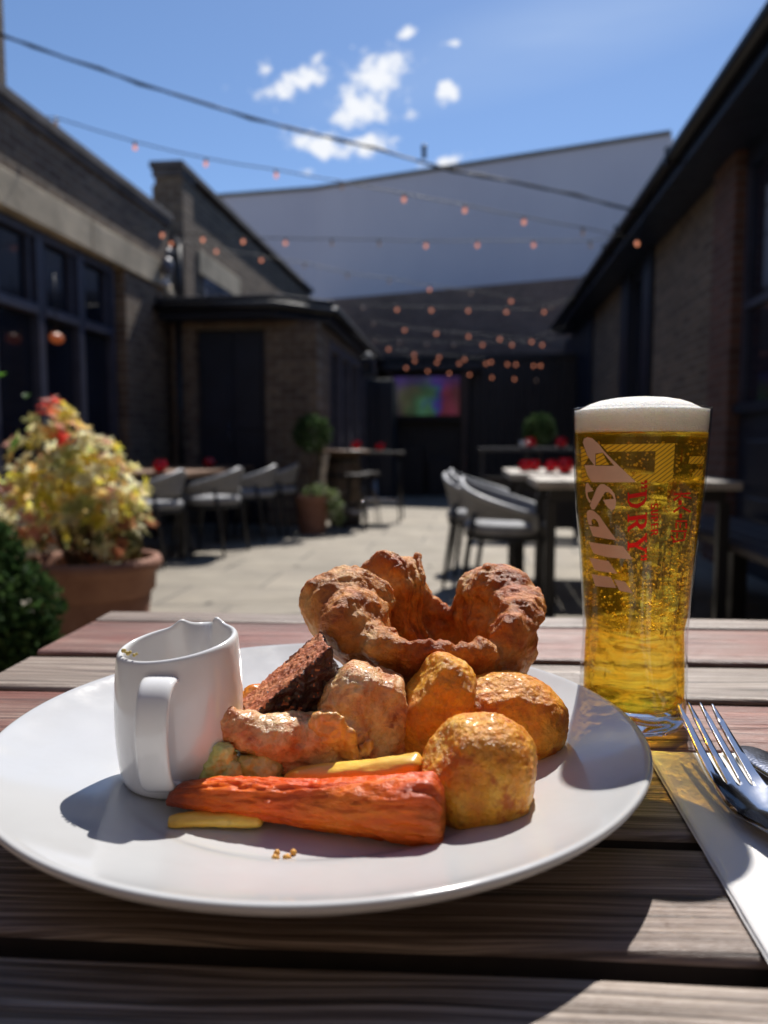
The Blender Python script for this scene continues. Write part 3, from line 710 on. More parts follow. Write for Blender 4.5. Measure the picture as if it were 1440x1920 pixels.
# ------------------------------------------------------------------ the far end: dark screen wall and television
tv = empty('television_cabinet', atZ(800,942,0), 0, 'tall dark timber cabinet with a recess holding the television at the end of the yard', 'cabinet')
YC = 14.2; tvx = atY(800,740,YC).x
tv.location = (tvx, YC, 0)
m = MB()
for lo, hi in (((-.74,-.05,0),(-.64,.3,2.28)), ((.64,-.05,0),(.74,.3,2.28))): m.box(lo, hi)
bevel(m.build('post', simple('brown post', (.10,.065,.05), .6, nscale=5), tv, smooth=False), .01, 1)
m = MB(); m.box((-.95,-.12,2.282),(1.0,.35,2.38)); bevel(m.build('top_board', M['darkwood'], tv, smooth=False), .01, 1)
m = MB(); m.box((-.64,.2,0),(.64,.28,2.28)); m.box((-.64,-.02,1.38),(.64,.2,1.42)); m.build('back_panel', M['darkwood'], tv, smooth=False)
m = MB(); m.box((-.6,.04,0),(-.05,.18,.9)); m.box((.02,.0,0),(.5,.18,.7)); bevel(m.build('shelf_boxes', M['darkwood'], tv, smooth=False), .02, 1)
te = empty('television', (tvx, YC, 1.44), 0, 'outdoor television showing a blurred football picture of green, blue and red', 'television')
m = MB(); m.box((-.63,.02,0),(.63,.10,.78)); bevel(m.build('casing', M['black'], te, smooth=False), .008, 1)
m = MB(); m.box((-.60,-.002,-.35),(.60,.002,.35)); so_ = m.build('screen', M['screen'], te, smooth=False, loc=(0,.012,.39))
sw = empty('screen_wall', (0, 14.5, 0), 0, 'dark vertical board wall across the far end of the yard', 'wall')
m = MB()
x = -3.2; 
while x < 1.9:
    m.box((x,random.uniform(0,.012),0),(x+.142,.12,2.5)); x += .15
m.build('boards', M['darkwood'], sw, smooth=False)
m = MB(); m.box((-3.2,-.04,2.502),(1.93,.16,2.6)); m.build('top_rail', M['darkwood'], sw, smooth=False)
bt = empty('dark_booth', (atY(708,900,12.6).x, 12.6, 0), 0, 'tall blue black cupboard standing left of the television', 'cupboard')
m = MB(); m.box((-.26,0,0),(.26,.6,2.0)); bevel(m.build('carcass', simple('blue black paint', (.010,.022,.035), .5), bt, smooth=False), .015, 2)
m = MB(); m.box((-.24,-.02,.05),(-.01,-.002,1.95)); m.box((.01,-.02,.05),(.24,-.002,1.95)); bevel(m.build('door', M['navy'], bt, smooth=False), .006, 1)
sp_ = empty('outdoor_speaker', atY(690,687,11.2), 0, 'small black loudspeaker box mounted high beside the extension roof', 'speaker')
m = MB(); m.box((-.10,-.1,-.13),(.10,.1,.13)); bevel(m.build('cabinet', M['navy'], sp_, smooth=False), .02, 2)
m = MB(); m.lathe([(.0,-.01),(.05,-.005),(.07,.0)], 20, (0,0,0)); o = m.build('cone', M['black'], sp_); o.rotation_euler = (R(90),0,0); o.location = (0,-.11,-.03)
m = MB(); m.tube([(0,.1,0),(-.1,.2,.05),(-.45,.25,.05)], .02); m.sphere((0,0,.17),(.05,.05,.03),12,8); m.build('bracket', M['whiteplastic'], sp_)

# ------------------------------------------------------------------ cables and festoon lights
pts = [(0,66),(60,85),(120,108),(190,131),(260,155),(330,178),(400,200),(470,220),(540,240),(600,254),(640,262),(700,278),(760,295),(850,320),(900,331),(960,340),(1020,353),(1080,367),(1140,382),(1200,397)]
P3 = []
for i, (x, y) in enumerate(pts):
    P3.append(atY(x, y, 5.6 + (7.35-5.6)*i/(len(pts)-1)))
P3.insert(0, P3[0] + (P3[0]-P3[1])*1.2)
m = MB(); m.tube(P3, .010, 8); 
P4 = []
for i, p in enumerate(P3): P4.append(p + Vector((0,.012*math.cos(i*2.2),.016*math.sin(i*2.2)))) 
m.tube(P4, .007, 6)
o = m.build('overhead_cable', M['cable']); tag(o, 'thick dark twisted cable slung right across the sky above the lights', 'cable')

mb_ = MB(); mb_.sphere((0,0,-.050),(.0185,.0185,.023),14,10)
bulb0 = mb_.build('bulb', M['bulb']); bulbd = mb_.build('bulb', M['bulbdim'])
mb_ = MB(); mb_.lathe([(.0,.0),(.013,.0),(.014,-.012),(.012,-.03),(.0,-.03)], 12)
sock0 = mb_.build('socket', M['black'])
col.objects.unlink(bulb0); col.objects.unlink(bulbd); col.objects.unlink(sock0)
def festoon(px, Y0, Y1, lab, ends=None, dim=()):
    n = len(px)
    W = [atY(x, y, Y0 + (Y1-Y0)*(x-px[0][0])/(px[-1][0]-px[0][0])) + Vector((0,0,.05)) for x, y in px]
    e = empty('festoon_lights', W[0], 0, lab, 'string lights', 'festoon light strings over the yard')
    L = [p - W[0] for p in W]
    path = []
    if ends: path.append(ends[0] - W[0])
    for i, p in enumerate(L):
        path.append(p)
        if i < n-1: path.append((p+L[i+1])/2 + Vector((0,0,-.006)))
    if ends: path.append(ends[1] - W[0])
    m = MB(); m.tube(path, .005, 6); m.build('wire', M['cable'], e)
    for i, p in enumerate(L):
        b = (bulbd if i in dim else bulb0).copy(); col.objects.link(b); b.parent = e; b.location = p
        b.rotation_euler = (random.uniform(-.15,.15), random.uniform(-.15,.15), 0)
        s_ = sock0.copy(); col.objects.link(s_); s_.parent = b
festoon([(65,228),(105,232),(253,277),(387,308),(517,329),(641,351),(758,374),(873,395),(982,417),(1092,437),(1193,457)], 6.2, 7.4, 'nearest and highest string of lights, running from the left parapet down to the right eaves', (Vector((-3.5,6.1,3.5)), Vector((1.6,7.5,3.1))), (1,5,9))
festoon([(240,437),(305,441),(381,450),(456,453),(536,456),(622,457),(710,458),(799,461),(896,460),(1000,460),(1106,461)], 7.85, 8.3, 'level string of lights crossing the middle of the pale rear wall', (Vector((-3.5,7.8,3.3)), Vector((1.6,8.4,3.1))), (0,5,6,10))
festoon([(320,457),(405,472),(489,488),(571,500),(651,519),(730,529),(806,543),(882,550),(958,565),(1034,577)], 8.9, 11.2, 'string of lights sloping from the left corner floodlight towards the far right eaves', (Vector((-3.4,8.7,3.3)), Vector((1.6,11.5,3.1))), (3,4,5,7,9))
festoon([(680,577),(744,581),(809,582),(877,583),(949,585),(1021,585)], 11.0, 11.4, 'string of lights just under the lower edge of the pale rear wall', (Vector((-2.2,10.9,2.9)), Vector((1.6,11.6,3.1))), (0,))
festoon([(700,607),(759,619),(819,626),(879,631),(937,636),(996,641)], 12.0, 12.2, 'string of lights over the brick base, upper one of the crossing pair', (Vector((-2.0,12.0,2.9)), Vector((1.6,12.3,2.8))), (0,))
festoon([(702,640),(748,642),(800,646),(850,647),(904,647),(959,647),(1017,647)], 12.7, 12.9, 'level string of lights over the brick base, lower one of the crossing pair', (Vector((-1.7,12.7,2.75)), Vector((1.6,13.0,2.75))), (0,1,2,3))
festoon([(728,655),(776,665),(824,670),(871,674),(920,679),(967,684),(1014,686)], 13.0, 13.1, 'first string of lights over the top of the television, sloping down to the right', (Vector((-1.6,13.0,2.75)), Vector((1.6,13.2,2.45))))
festoon([(777,677),(819,680),(861,682),(911,682),(952,683),(1000,686)], 13.5, 13.6, 'short level string of lights just above the television', (Vector((-1.5,13.5,2.6)), Vector((1.6,13.7,2.5))))
festoon([(761,690),(802,696),(842,700),(881,703),(923,708),(965,711),(1005,713)], 13.8, 13.9, 'lowest string of lights, passing across the top edge of the television', (Vector((-1.4,13.8,2.5)), Vector((1.6,13.9,2.3))), (6,))

# ================================================================== FURNITURE
def make_chair(label, group, h=.705):
    root = empty('tub_chair', (0,0,0), 0, label, 'chair', group)      # sits facing +x
    n = 40; A = R(118); th = .022
    def zt(a): return h + .02 - (h+.02-.545)*abs(a/A)**1.05
    me = bpy.data.meshes.new('backrest'); vs = []; fs = []; uv = []
    def pt(a, k, off):
        zb = min(.52, zt(a)-.05); z = zb + (zt(a)-zb)*k; r = .265 + .045*k + off
        return (-math.cos(a)*r*1.0 + .03, math.sin(a)*r, z)
    K = 5
    for side, off in ((0,0),(1,-th)):
        for i in range(n+1):
            a = -A + 2*A*i/n
            for k in range(K+1): vs.append(pt(a, k/K, off))
    def idx(s_, i, k): return s_*(n+1)*(K+1) + i*(K+1) + k
    for i in range(n):
        for k in range(K):
            fs.append((idx(0,i,k),idx(0,i,k+1),idx(0,i+1,k+1),idx(0,i+1,k)))
            fs.append((idx(1,i,k),idx(1,i+1,k),idx(1,i+1,k+1),idx(1,i,k+1)))
        fs.append((idx(0,i,0),idx(0,i+1,0),idx(1,i+1,0),idx(1,i,0)))
    me.from_pydata(vs, [], fs); me.materials.append(M['rope'])
    ul = me.uv_layers.new(name='uv')
    for p in me.polygons:
        for li, vi in zip(p.loop_indices, p.vertices):
            r_ = vi % ((n+1)*(K+1)); ul.data[li].uv = ((r_//(K+1))/n*2.4, (r_%(K+1))/K)
    me.polygons.foreach_set('use_smooth', [True]*len(me.polygons)); me.update()
    b = bpy.data.objects.new('backrest', me); col.objects.link(b); b.parent = root
    m = MB(); rail = [Vector(pt(-A+2*A*i/n, 1, -th/2)) for i in range(n+1)]
    rail = [Vector((rail[0].x,rail[0].y,.47))] + rail + [Vector((rail[-1].x,rail[-1].y,.47))]
    m.tube(rail, .017, 8); m.build('top_rail', M['rail'], root)
    m = MB(); m.lathe([(.0,.43),(.24,.43),(.255,.445),(.255,.475),(.24,.49),(.0,.495)], 32); m.build('seat', M['cushion'], root)
    m = MB(); m.lathe([(.0,.40),(.235,.40),(.25,.41),(.25,.428),(.0,.429)], 32); m.build('seat_frame', M['chairleg'], root)
    for sx in (-1,1):
        for sy in (-1,1):
            m = MB(); m.tube([(sx*.17+.01,sy*.235,.55),(sx*.185,sy*.225,.41),(sx*.215,sy*.225,.2),(sx*.24,sy*.24,0)], [.014,.016,.015,.011], 8); m.build('leg', M['chairleg'], root)
    return root

def place(o, x, y, rz, label=None):
    o.location = (x, y, 0); o.rotation_euler = (0,0,R(rz))
    if label: o['label'] = label
    return o

G1 = 'grey tub chairs along the left tables'; G2 = 'grey tub chairs along the right tables'
ch = make_chair('grey woven tub chair on the left, with the red candle seen above its back', G1)
place(ch, -2.48, 5.72, 175)
for x, y, rz, lab in ((-2.2,6.32,172,'grey tub chair on the left, its high pale back before the wide dark door'),
                      (-2.95,5.6,185,'grey woven tub chair half hidden behind the yellow shrub, leftmost of the left row'),
                      (-2.14,7.25,176,'dim grey tub chair in shade, next after the one with the high pale back'),
                      (-2.05,7.8,176,'furthest dim grey tub chair of the left row, near the clipped ball plant')):
    place(copy_tree(ch), x, y, rz, lab)
for x, y, rz, lab, gz in ((.22,4.35,-10,'large grey tub chair nearest on the right, its curved back rail lit by the sun',0),
                      (.10,5.1,-8,'grey tub chair right behind the nearest one, only its left rim and thin legs showing',0),
                      (.12,5.9,-6,'third grey tub chair on the right, mostly hidden by two chairs in front',0)):
    c = place(copy_tree(ch), x, y, rz, lab); c['group'] = G2

def make_table(label, x0, x1, y0, y1, top, mat_, group=None, cat='table', name='dining_table', legm='black'):
    cx_, cy_ = (x0+x1)/2, (y0+y1)/2
    e = empty(name, (cx_,cy_,0), 0, label, cat, group)
    m = MB(); w2, d2 = (x1-x0)/2, (y1-y0)/2; nb = max(2, int((x1-x0)/.12)); s = (x1-x0)/nb
    for i in range(nb): m.box((-w2+i*s,-d2,top-.04),(-w2+(i+1)*s-.006,d2,top))
    bevel(m.build('tabletop', mat_, e, smooth=False), .004, 1)
    m = MB(); m.box((-w2+.06,-d2+.06,top-.10),(w2-.06,-d2+.09,top-.041)); m.box((-w2+.06,d2-.09,top-.10),(w2-.06,d2-.06,top-.041)); m.build('apron', M[legm], e, smooth=False)
    for sx in (-1,1):
        for sy in (-1,1):
            m = MB(); px_, py_ = sx*(w2-.07), sy*(d2-.07); m.box((px_-.025,py_-.025,0),(px_+.025,py_+.025,top-.101)); m.build('leg', M[legm], e, smooth=False)
    return e
make_table('brown topped table behind the left chairs, holding a red candle', -3.3,-2.25,5.9,7.1,.70,M['brownwood'],'tables on the left')
make_table('brown table in deep shade further along the left wall', -3.2,-2.35,7.3,8.2,.70,M['brownwood'],'tables on the left')
make_table('nearer sun bleached table on the right, passing behind the beer glass', .32,1.27,3.75,4.45,.745,M['palewood'],'tables on the right')
make_table('farther sun bleached table on the right, holding four red candles', .24,1.1,4.75,5.9,.745,M['palewood'],'tables on the right')

def candle0():
    e = empty('candle_holder', (0,0,0), 0, 'x', 'candle holder', 'red glass candle holders')
    m = MB(); m.lathe([(.0,.0),(.026,.0),(.040,.014),(.046,.038),(.040,.062),(.030,.076),(.032,.082),(.028,.082),(.027,.074),(.036,.060),(.041,.038),(.034,.016),(.0,.008)], 28)
    m.build('glass', M['redglass'], e)
    m = MB(); m.lathe([(.0,.009),(.022,.009),(.022,.03),(.003,.032),(.0015,.044),(0,.044)], 16); m.build('candle', simple('candle wax', (.6,.1,.1), .5), e)
    return e
cn = candle0(); first = True
RW = 4.95
for (x, y, Y, zz, lab) in ((300,880,6.0,.70,'red candle holder on the left table, above the nearest left chair'),
                       (392,885,7.45,.70,'dim red candle holder in shade by the wide dark door'),
                       (668,835,8.7,None,'red candle holder on the barrel table'),
                       (712,838,9.3,None,'red candle holder on the thin legged high table'),
                       (984,867,5.15,.745,'leftmost of the four red candle holders on the pale right table'),
                       (1002,865,5.2,.745,'second from left of the four red candle holders on the pale right table'),
                       (1033,865,5.05,.745,'third from left of the four red candle holders on the pale right table'),
                       (1060,863,4.86,.745,'biggest red candle holder, on the pale right table just left of the beer glass'),
                       (995,830,7.9,None,'red candle holder on the far rail, beside a white cup'),
                       (1053,822,7.9,None,'red candle holder on the far rail, nearest the beer glass')):
    c = cn if first else copy_tree(cn); first = False
    p = atY(x, y, Y)
    if zz is None: zz = {8.7:.872, 9.3:.852, 7.9:.90}[Y]
    c.location = (p.x, Y, zz); c['label'] = lab; c.scale = (1.3,1.3,1.2) if Y > 5.5 else ((1.15,1.15,1.1) if x > 1050 else (.9,.9,.9))

# barrel table, thin high table, far rail
bx = atY(645,860,8.75).x
bt_ = empty('barrel_table', (bx,8.75,0), 0, 'wooden barrel table with a wide brown top beside the clipped ball plant', 'barrel table')
m = MB(); 
ns = 18
for k in range(ns):
    a0, a1 = 2*math.pi*k/ns+.015, 2*math.pi*(k+1)/ns-.015
    rr_ = [(.17,0),(.205,.2),(.215,.4),(.205,.62),(.17,.83)]
    m.rings([[Vector((r_*math.cos(a),r_*math.sin(a),z)) for (r_,a) in ((r-.02,a0),(r-.02,a1),(r,a1),(r,a0))] for r, z in rr_])
m.build('staves', M['barrelwood'], bt_, smooth=False)
m = MB()
for z, r in ((.08,.192),(.25,.214),(.58,.214),(.75,.192)): m.lathe([(r-.005,z-.02),(r,z-.02),(r,z+.02),(r-.005,z+.02)], 32)
m.build('hoop', M['black'], bt_)
m = MB(); m.lathe([(.0,.832),(.29,.832),(.30,.838),(.30,.864),(.29,.87),(.0,.87)], 36); m.build('tabletop', M['brownwood'], bt_, angle=30)
hx = atY(716,860,9.35).x
ht = empty('high_table', (hx,9.35,0), 0, 'narrow high table on thin black metal legs right of the barrel', 'high table')
m = MB(); m.box((-.26,-.26,.81),(.26,.26,.85)); bevel(m.build('tabletop', M['darkwood'], ht, smooth=False), .006, 1)
for sx in (-1,1):
    for sy in (-1,1):
        m = MB(); m.tube([(sx*.2,sy*.2,.81),(sx*.24,sy*.24,0)], .012, 8); m.build('leg', M['black'], ht)
m = MB(); m.tube([(-.22,-.22,.25),(.22,-.22,.25),(.22,.22,.25),(-.22,.22,.25),(-.22,-.22,.25)], .009, 6); m.build('footrest', M['steel'], ht)
for i, (x, y, lab) in enumerate(((667,8.3,'metal stool with shiny footrest in front of the barrel table'),(690,8.9,'metal stool between the barrel and the thin legged high table'))):
    q = empty('bar_stool', (atY(x,900,y).x, y, 0), R(20*i), lab, 'stool', 'stools by the barrel')
    m = MB(); m.lathe([(.0,.58),(.13,.58),(.145,.59),(.14,.61),(.0,.615)], 24); m.build('seat', M['darkwood'], q, angle=40)
    for k in range(4):
        a = R(45+90*k); m = MB(); m.tube([(.09*math.cos(a),.09*math.sin(a),.58),(.17*math.cos(a),.17*math.sin(a),0)], .010, 8); m.build('leg', M['steel' if i == 1 else 'black'], q)
    m = MB(); m.tube([(.14*math.cos(a),.14*math.sin(a),.2) for a in [R(15*j) for j in range(25)]], .007, 6); m.build('footrest', M['steel'], q)

rl = empty('counter_rail', (atY(975,840,7.9).x, 7.9, 0), 0, 'dark framed drinks counter across the right side of the yard behind the tables', 'counter')
m = MB(); m.box((-.42,-.12,.86),(.65,.14,.90)); bevel(m.build('counter_top', simple('grey counter', (.075,.078,.09), .5), rl, smooth=False), .005, 1)
for xx in (-.40,.05,.55):
    m = MB(); m.box((xx,-.03,0),(xx+.045,.02,.859)); m.build('post', M['navy'], rl, smooth=False)
m = MB(); m.box((-.35,-.01,.08),(.6,.01,.6)); m.build('panel', M['darkwood'], rl, smooth=False)
p = atY(981,838,7.82); cu = empty('cup', (p.x,7.82,.90), 0, 'small white cup on the far counter beside a red candle', 'cup')
m = MB(); m.lathe([(.0,.0),(.025,.0),(.032,.02),(.036,.065),(.034,.065),(.029,.02),(.0,.006)], 20); m.build('bowl', M['porcelain'], cu)
m = MB(); m.tube([(.034,0,.055),(.055,0,.05),(.055,0,.025),(.032,0,.018)], .004, 6); m.build('handle', M['porcelain'], cu)

# bench along the right wall
bn = empty('wall_bench', (1.5, 4.0, 0), 0, 'dark wooden bench running along the right wall behind the beer glass', 'bench')
m = MB()
for k in range(4): m.box((-.27+k*.13,-2.6,.41),(-.27+k*.13+.12,1.3,.45))
bevel(m.build('seat', simple('bench board', (.06,.045,.04), .5, nscale=6, bump=.2), bn, smooth=False), .006, 1)
for y in (-2.5,-1.3,-.1,1.1):
    m = MB(); m.box((-.22,y,0),(-.15,y+.08,.409)); m.box((.1,y,0),(.17,y+.08,.409)); m.build('leg', M['black'], bn, smooth=False)
m = MB(); m.box((.30,-2.6,.65),(.34,1.3,.95)); m.box((.30,-2.6,.45),(.34,1.3,.58)); bevel(m.build('backrest', M['navy'], bn, smooth=False), .006, 1)

# ================================================================== PLANTS
def leaf(m, base, d, L, W, c, up=None, droop=.15, fold=.25):
    d = d.normalized(); s_ = d.cross(up or Vector((0,0,1)))
    if s_.length < .1: s_ = d.cross(Vector((1,0,0)))
    s_.normalize(); n_ = s_.cross(d)
    b = len(m.v)
    P_ = [base, base+d*L*.3+s_*W*.5+n_*W*fold, base+d*L*.3-s_*W*.5+n_*W*fold, base+d*L*.35,
         base+d*L*.7+s_*W*.42+n_*(W*fold-L*droop*.5), base+d*L*.7-s_*W*.42+n_*(W*fold-L*droop*.5), base+d*L*.72-n_*L*droop*.5, base+d*L-n_*L*droop]
    m.v += P_; m.f += [[b+i for i in f] for f in ((0,1,3),(0,3,2),(1,4,6,3),(3,6,5,2),(4,7,6),(6,7,5))]; m.m += [0]*6
    m.c += [c]*8

def jit(c, a=.25):
    k = 1 + random.uniform(-a, a); return (min(1,c[0]*k*(1+random.uniform(-.1,.1))), min(1,c[1]*k), min(1,c[2]*k))

PD = 2.85
pc = atY(176,1060,PD); PX = pc.x
pot = empty('terracotta_pot', (PX, PD, 0), 0, 'big weathered terracotta pot with a thick rolled rim, beyond the left end of the table', 'plant pot')
m = MB(); m.lathe([(.0,.0),(.165,.0),(.172,.01),(.215,.325),(.212,.335),(.222,.342),(.232,.35),(.236,.42),(.250,.43),(.259,.445),(.259,.462),(.250,.478),(.236,.48),(.224,.47),(.218,.44),(.20,.36)], 72)
m.build('pot_body', M['terracotta'], pot)
m = MB(); m.lathe([(.0,.395),(.12,.40),(.212,.39),(.212,.36)], 40); m.build('soil', M['soil'], pot)
sh = empty('variegated_shrub', (PX-.05, PD, .395), 0, 'bushy cream and yellow shrub with red tips in the big terracotta pot', 'shrub')
m = MB(); hubs = []
SC = [(-.05,0.02,.31,.26,.17,.21),(-.11,.02,.48,.15,.14,.18),(.12,-.02,.34,.15,.15,.15),(-.24,-.02,.28,.16,.15,.18),(-.10,0,.60,.09,.09,.09),(.14,-.03,.20,.15,.15,.13),(.06,.0,.46,.11,.11,.10)]
tot = 0
for (cx_, cy_, cz_, a, b, c_) in SC:
    k = int(3300*(a*b*c_)**.6667*1.0)
    for _ in range(k):
        v_ = Vector((random.gauss(0,1),random.gauss(0,1),random.gauss(0,1))).normalized()*random.uniform(.62,1.02)
        hubs.append((Vector((cx_+v_.x*a, cy_+v_.y*b, cz_+v_.z*c_)), v_))
for hp, v_ in hubs:
    z = hp.z; q = random.random(); nb = fb(hp, 7, 2)
    if (hp-Vector((-.12,0,.66))).length < .055 or (hp-Vector((-.21,0,.56))).length < .04 or (hp-Vector((-.03,-.05,.57))).length < .035: base = (.90,.13,.11) if q < .5 else (.92,.33,.18)
    elif nb > .12: base = (.90,.78,.12) if q < .7 else (.92,.84,.42)
    elif nb > -.12: base = (.95,.68,.30) if q < .5 else (.95,.86,.58)
    else: base = (.62,.64,.26) if q < .5 else (.90,.86,.60)
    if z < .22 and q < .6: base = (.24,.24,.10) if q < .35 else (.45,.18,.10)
    if q > .93: base = (.80,.42,.36)
    ax = (v_ + Vector((0,0,.5))).normalized(); t1 = ax.cross(Vector((.3,.9,.1))).normalized(); t2 = ax.cross(t1)
    nl = random.randint(7,10); r_ = random.uniform(.75,1.2)
    for i in range(nl):
        a_ = 2*math.pi*i/nl + random.uniform(-.2,.2); el = random.uniform(.2,.9)
        d = (t1*math.cos(a_)+t2*math.sin(a_))*math.cos(el) + ax*math.sin(el)
        leaf(m, hp, d, .042*r_, .0125*r_, jit(base), ax)
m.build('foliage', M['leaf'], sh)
m = MB()
for k in range(9):
    a_ = 2*math.pi*k/9; r_ = random.uniform(.08,.2)
    m.tube([(.02*math.cos(a_),.02*math.sin(a_),-.0),(.08*math.cos(a_),.08*math.sin(a_),.14),(r_*math.cos(a_)-.04,r_*math.sin(a_),random.uniform(.3,.42))], [.010,.007,.004], 6)
m.build('stem', M['bark'], sh)

def bush(name, label, cat, loc, lumps, n, L, W, cols, pot_=None, up=.2, group=None):
    e = empty(name, loc, 0, label, cat, group); m = MB()
    for _ in range(n):
        cx_, cy_, cz_, r_ = random.choices(lumps, [l[3]**2 for l in lumps])[0]
        v_ = Vector((random.gauss(0,1),random.gauss(0,1),random.gauss(0,1))).normalized()*random.uniform(.6,1.04)
        p = Vector((cx_,cy_,cz_)) + v_*r_
        d = (v_ + Vector((random.uniform(-.8,.8),random.uniform(-.8,.8),up+random.uniform(-.6,.6)))).normalized()
        leaf(m, p, d, L*random.uniform(.7,1.3), W*random.uniform(.8,1.2), jit(random.choice(cols),.35), v_)
    m.build('foliage', M['leafdull'], e)
    return e
GR = [(.035,.075,.025),(.05,.10,.03),(.025,.055,.022),(.07,.12,.04)]
q = atY(20,1150,1.95)
b1 = bush('evergreen_shrub', 'dark green small leaved shrub at the lower left, below the terracotta pot', 'shrub', (q.x-.02,1.95,.05),
     [(0,0,.40,.14),(-.06,.0,.55,.10),(.02,-.02,.28,.13),(-.12,0,.33,.13),(-.05,-.05,.15,.15)], 7500, .030, .016, GR)
m = MB(); m.tube([(-.03,0,-.05),(-.03,0,.45)], [.014,.006], 8); m.tube([(-.03,0,.1),(.06,.02,.35)], [.009,.004], 6); m.build('stem', M['bark'], b1)
q = atY(-10,672,2.1)
b2 = empty('leafy_sapling', (q.x-.32, 2.1, 0), 0, 'thin sapling just outside the left edge, a few bright green leaves poking into view', 'sapling')
m = MB()
tip = [Vector((.30,0,q.z+.01)), Vector((.30,.0,q.z-.05)), Vector((.27,.02,q.z+.08)), Vector((.22,0,q.z))]
for tp in tip:
    for k in range(7):
        d = Vector((random.uniform(-.2,1),random.uniform(-.7,.7),random.uniform(-.5,.6)))
        leaf(m, tp+Vector((random.uniform(-.05,.0),0,random.uniform(-.03,.03))), d, .06, .026, jit((.16,.34,.05)), droop=.2)
for k in range(260):
    v_ = Vector((random.gauss(0,.09),random.gauss(0,.12),q.z-.05+random.gauss(0,.16)))
    leaf(m, v_, Vector((random.gauss(0,1),random.gauss(0,1),random.gauss(.2,1))), .06, .026, jit((.07,.15,.03)))
m.build('foliage', M['leaf'], b2)
m = MB(); m.tube([(0,0,0),(.0,0,.6),(.03,0,q.z)], [.012,.009,.005], 8); m.tube([(.01,0,q.z-.2),(.15,0,q.z-.05),(.3,0,q.z)], [.005,.004,.002], 6); m.build('stem', M['bark'], b2)

def ballplant(px, py, Y, r_, potc, label, plab, trail=False):
    p = atY(px, py, Y)
    e = bush('topiary_ball', label, 'topiary', (p.x, Y, 0), [(0,0,p.z,r_)], 1500, .035, .02, GR+[(.10,.15,.07)], group=None)
    m = MB(); m.tube([(0,0,.38),(.01,0,p.z-r_*.6)], [.016,.012], 8); m.build('stem', M['bark'], e)
    return e, p
e1, p1 = ballplant(585,812,7.9,.19,None,'clipped leafy ball on a thin stem in the small terracotta pot by the extension corner','')
pt2 = empty('plant_pot', (p1.x, 7.9, 0), 0, 'small plain terracotta pot at the corner of the brick extension, under the clipped ball', 'plant pot')
m = MB(); m.lathe([(.0,.0),(.135,.0),(.17,.33),(.185,.335),(.19,.40),(.175,.40),(.16,.36)], 40); m.build('pot_body', M['terracotta'], pt2, angle=40)
m = MB(); m.lathe([(.0,.37),(.163,.365)], 24); m.build('soil', M['soil'], pt2)
bush('trailing_plant', 'pale green trailing plant spilling over the right side of the small terracotta pot', 'plant', (p1.x+.10,7.9,0),
     [(-.02,-.05,.43,.09),(.10,-.03,.38,.08),(.15,-.02,.28,.07),(.17,0,.17,.06),(-.12,-.06,.44,.05)], 900, .035, .018, [(.22,.32,.10),(.14,.22,.07),(.30,.36,.18),(.5,.5,.42)], up=-.1)
e2, p2 = ballplant(1012,806,8.9,.17,None,'dark clipped ball plant at the far right, behind the counter','')
pt3 = empty('planter_box', (p2.x, 8.9, 0), 0, 'square black planter under the far right ball plant', 'planter')
m = MB(); m.box((-.17,-.17,0),(.17,.17,.37)); bevel(m.build('box', M['black'], pt3, smooth=False), .008, 1)
m = MB(); m.box((-.15,-.15,.371),(.15,.15,.376)); m.build('soil', M['soil'], pt3, smooth=False)

# ================================================================== PICNIC TABLE
TR = PSI - R(3.5)
ta, tb = Vector((math.cos(-R(3.5)), math.sin(-R(3.5)))), Vector((math.sin(R(3.5)), math.cos(R(3.5))))
tab = empty('picnic_table', (0,0,0), TR, 'weathered slatted picnic table of grey and reddish boards carrying the meal', 'picnic table')
# board edges measured forward from the diner, one mesh with every board separate
boards = [(-.115,-.03,.2,.5),(-.018,.062,.0,.9),(.072,.150,.1,.2),(.160,.238,.05,.6),(.250,.322,.2,.15),(.332,.420,.0,.77),(.431,.509,.95,.33),(.519,.597,.05,.48),(.611,.722,1.0,.81),(.727,.768,.1,.12)]
m = MB()
for k, (v0, v1, red, off) in enumerate(boards):
    ax0 = -.327 + random.uniform(-.004,.004); ax1 = 1.25
    nx = 60; th = .038
    rings = []
    for i in range(nx+1):
        x = ax0 + (ax1-ax0)*i/nx
        w0 = .0012*noise.noise(Vector((x*9, k*3.1, 0))); w1 = .0012*noise.noise(Vector((x*9, k*3.1+50, 0))); dz = .0006*noise.noise(Vector((x*6, k*7.0, 3)))
        c = .0035
        prof = [(v0+w0, T-th), (v0+w0, T-c), (v0+w0+c*.35, T-c*.3), (v0+w0+c, T+dz)]
        nin = 5
        prof += [(v0+c+(v1-v0-2*c)*j/nin, T+dz+.0004*noise.noise(Vector((x*5, j*2.0+k*10, 1)))) for j in range(1, nin)]
        prof += [(v1+w1-c, T+dz), (v1+w1-c*.35, T-c*.3), (v1+w1, T-c), (v1+w1, T-th)]
        rings.append([Vector((x, y, z)) for y, z in prof][::-1])
    n0 = len(m.v); f0 = len(m.f); m.rings(rings)
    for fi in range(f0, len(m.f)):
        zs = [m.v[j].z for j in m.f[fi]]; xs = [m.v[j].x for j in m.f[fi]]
        if min(zs) < T-.03 and max(xs)-min(xs) > .001: m.m[fi] = 1  # board sides take the painted gap shade
    m.c += [(red, off, 0)]*(len(m.v)-n0)
m.build('tabletop', [M['tablewood'], M['edgeshade']], tab, angle=40)
for x in (-.2, .55, 1.1):
    m = MB(); m.box((x,-.1,T-.085),(x+.07,.75,T-.0385)); bevel(m.build('crossbeam', M['darkwood'], tab, smooth=False), .003, 1)
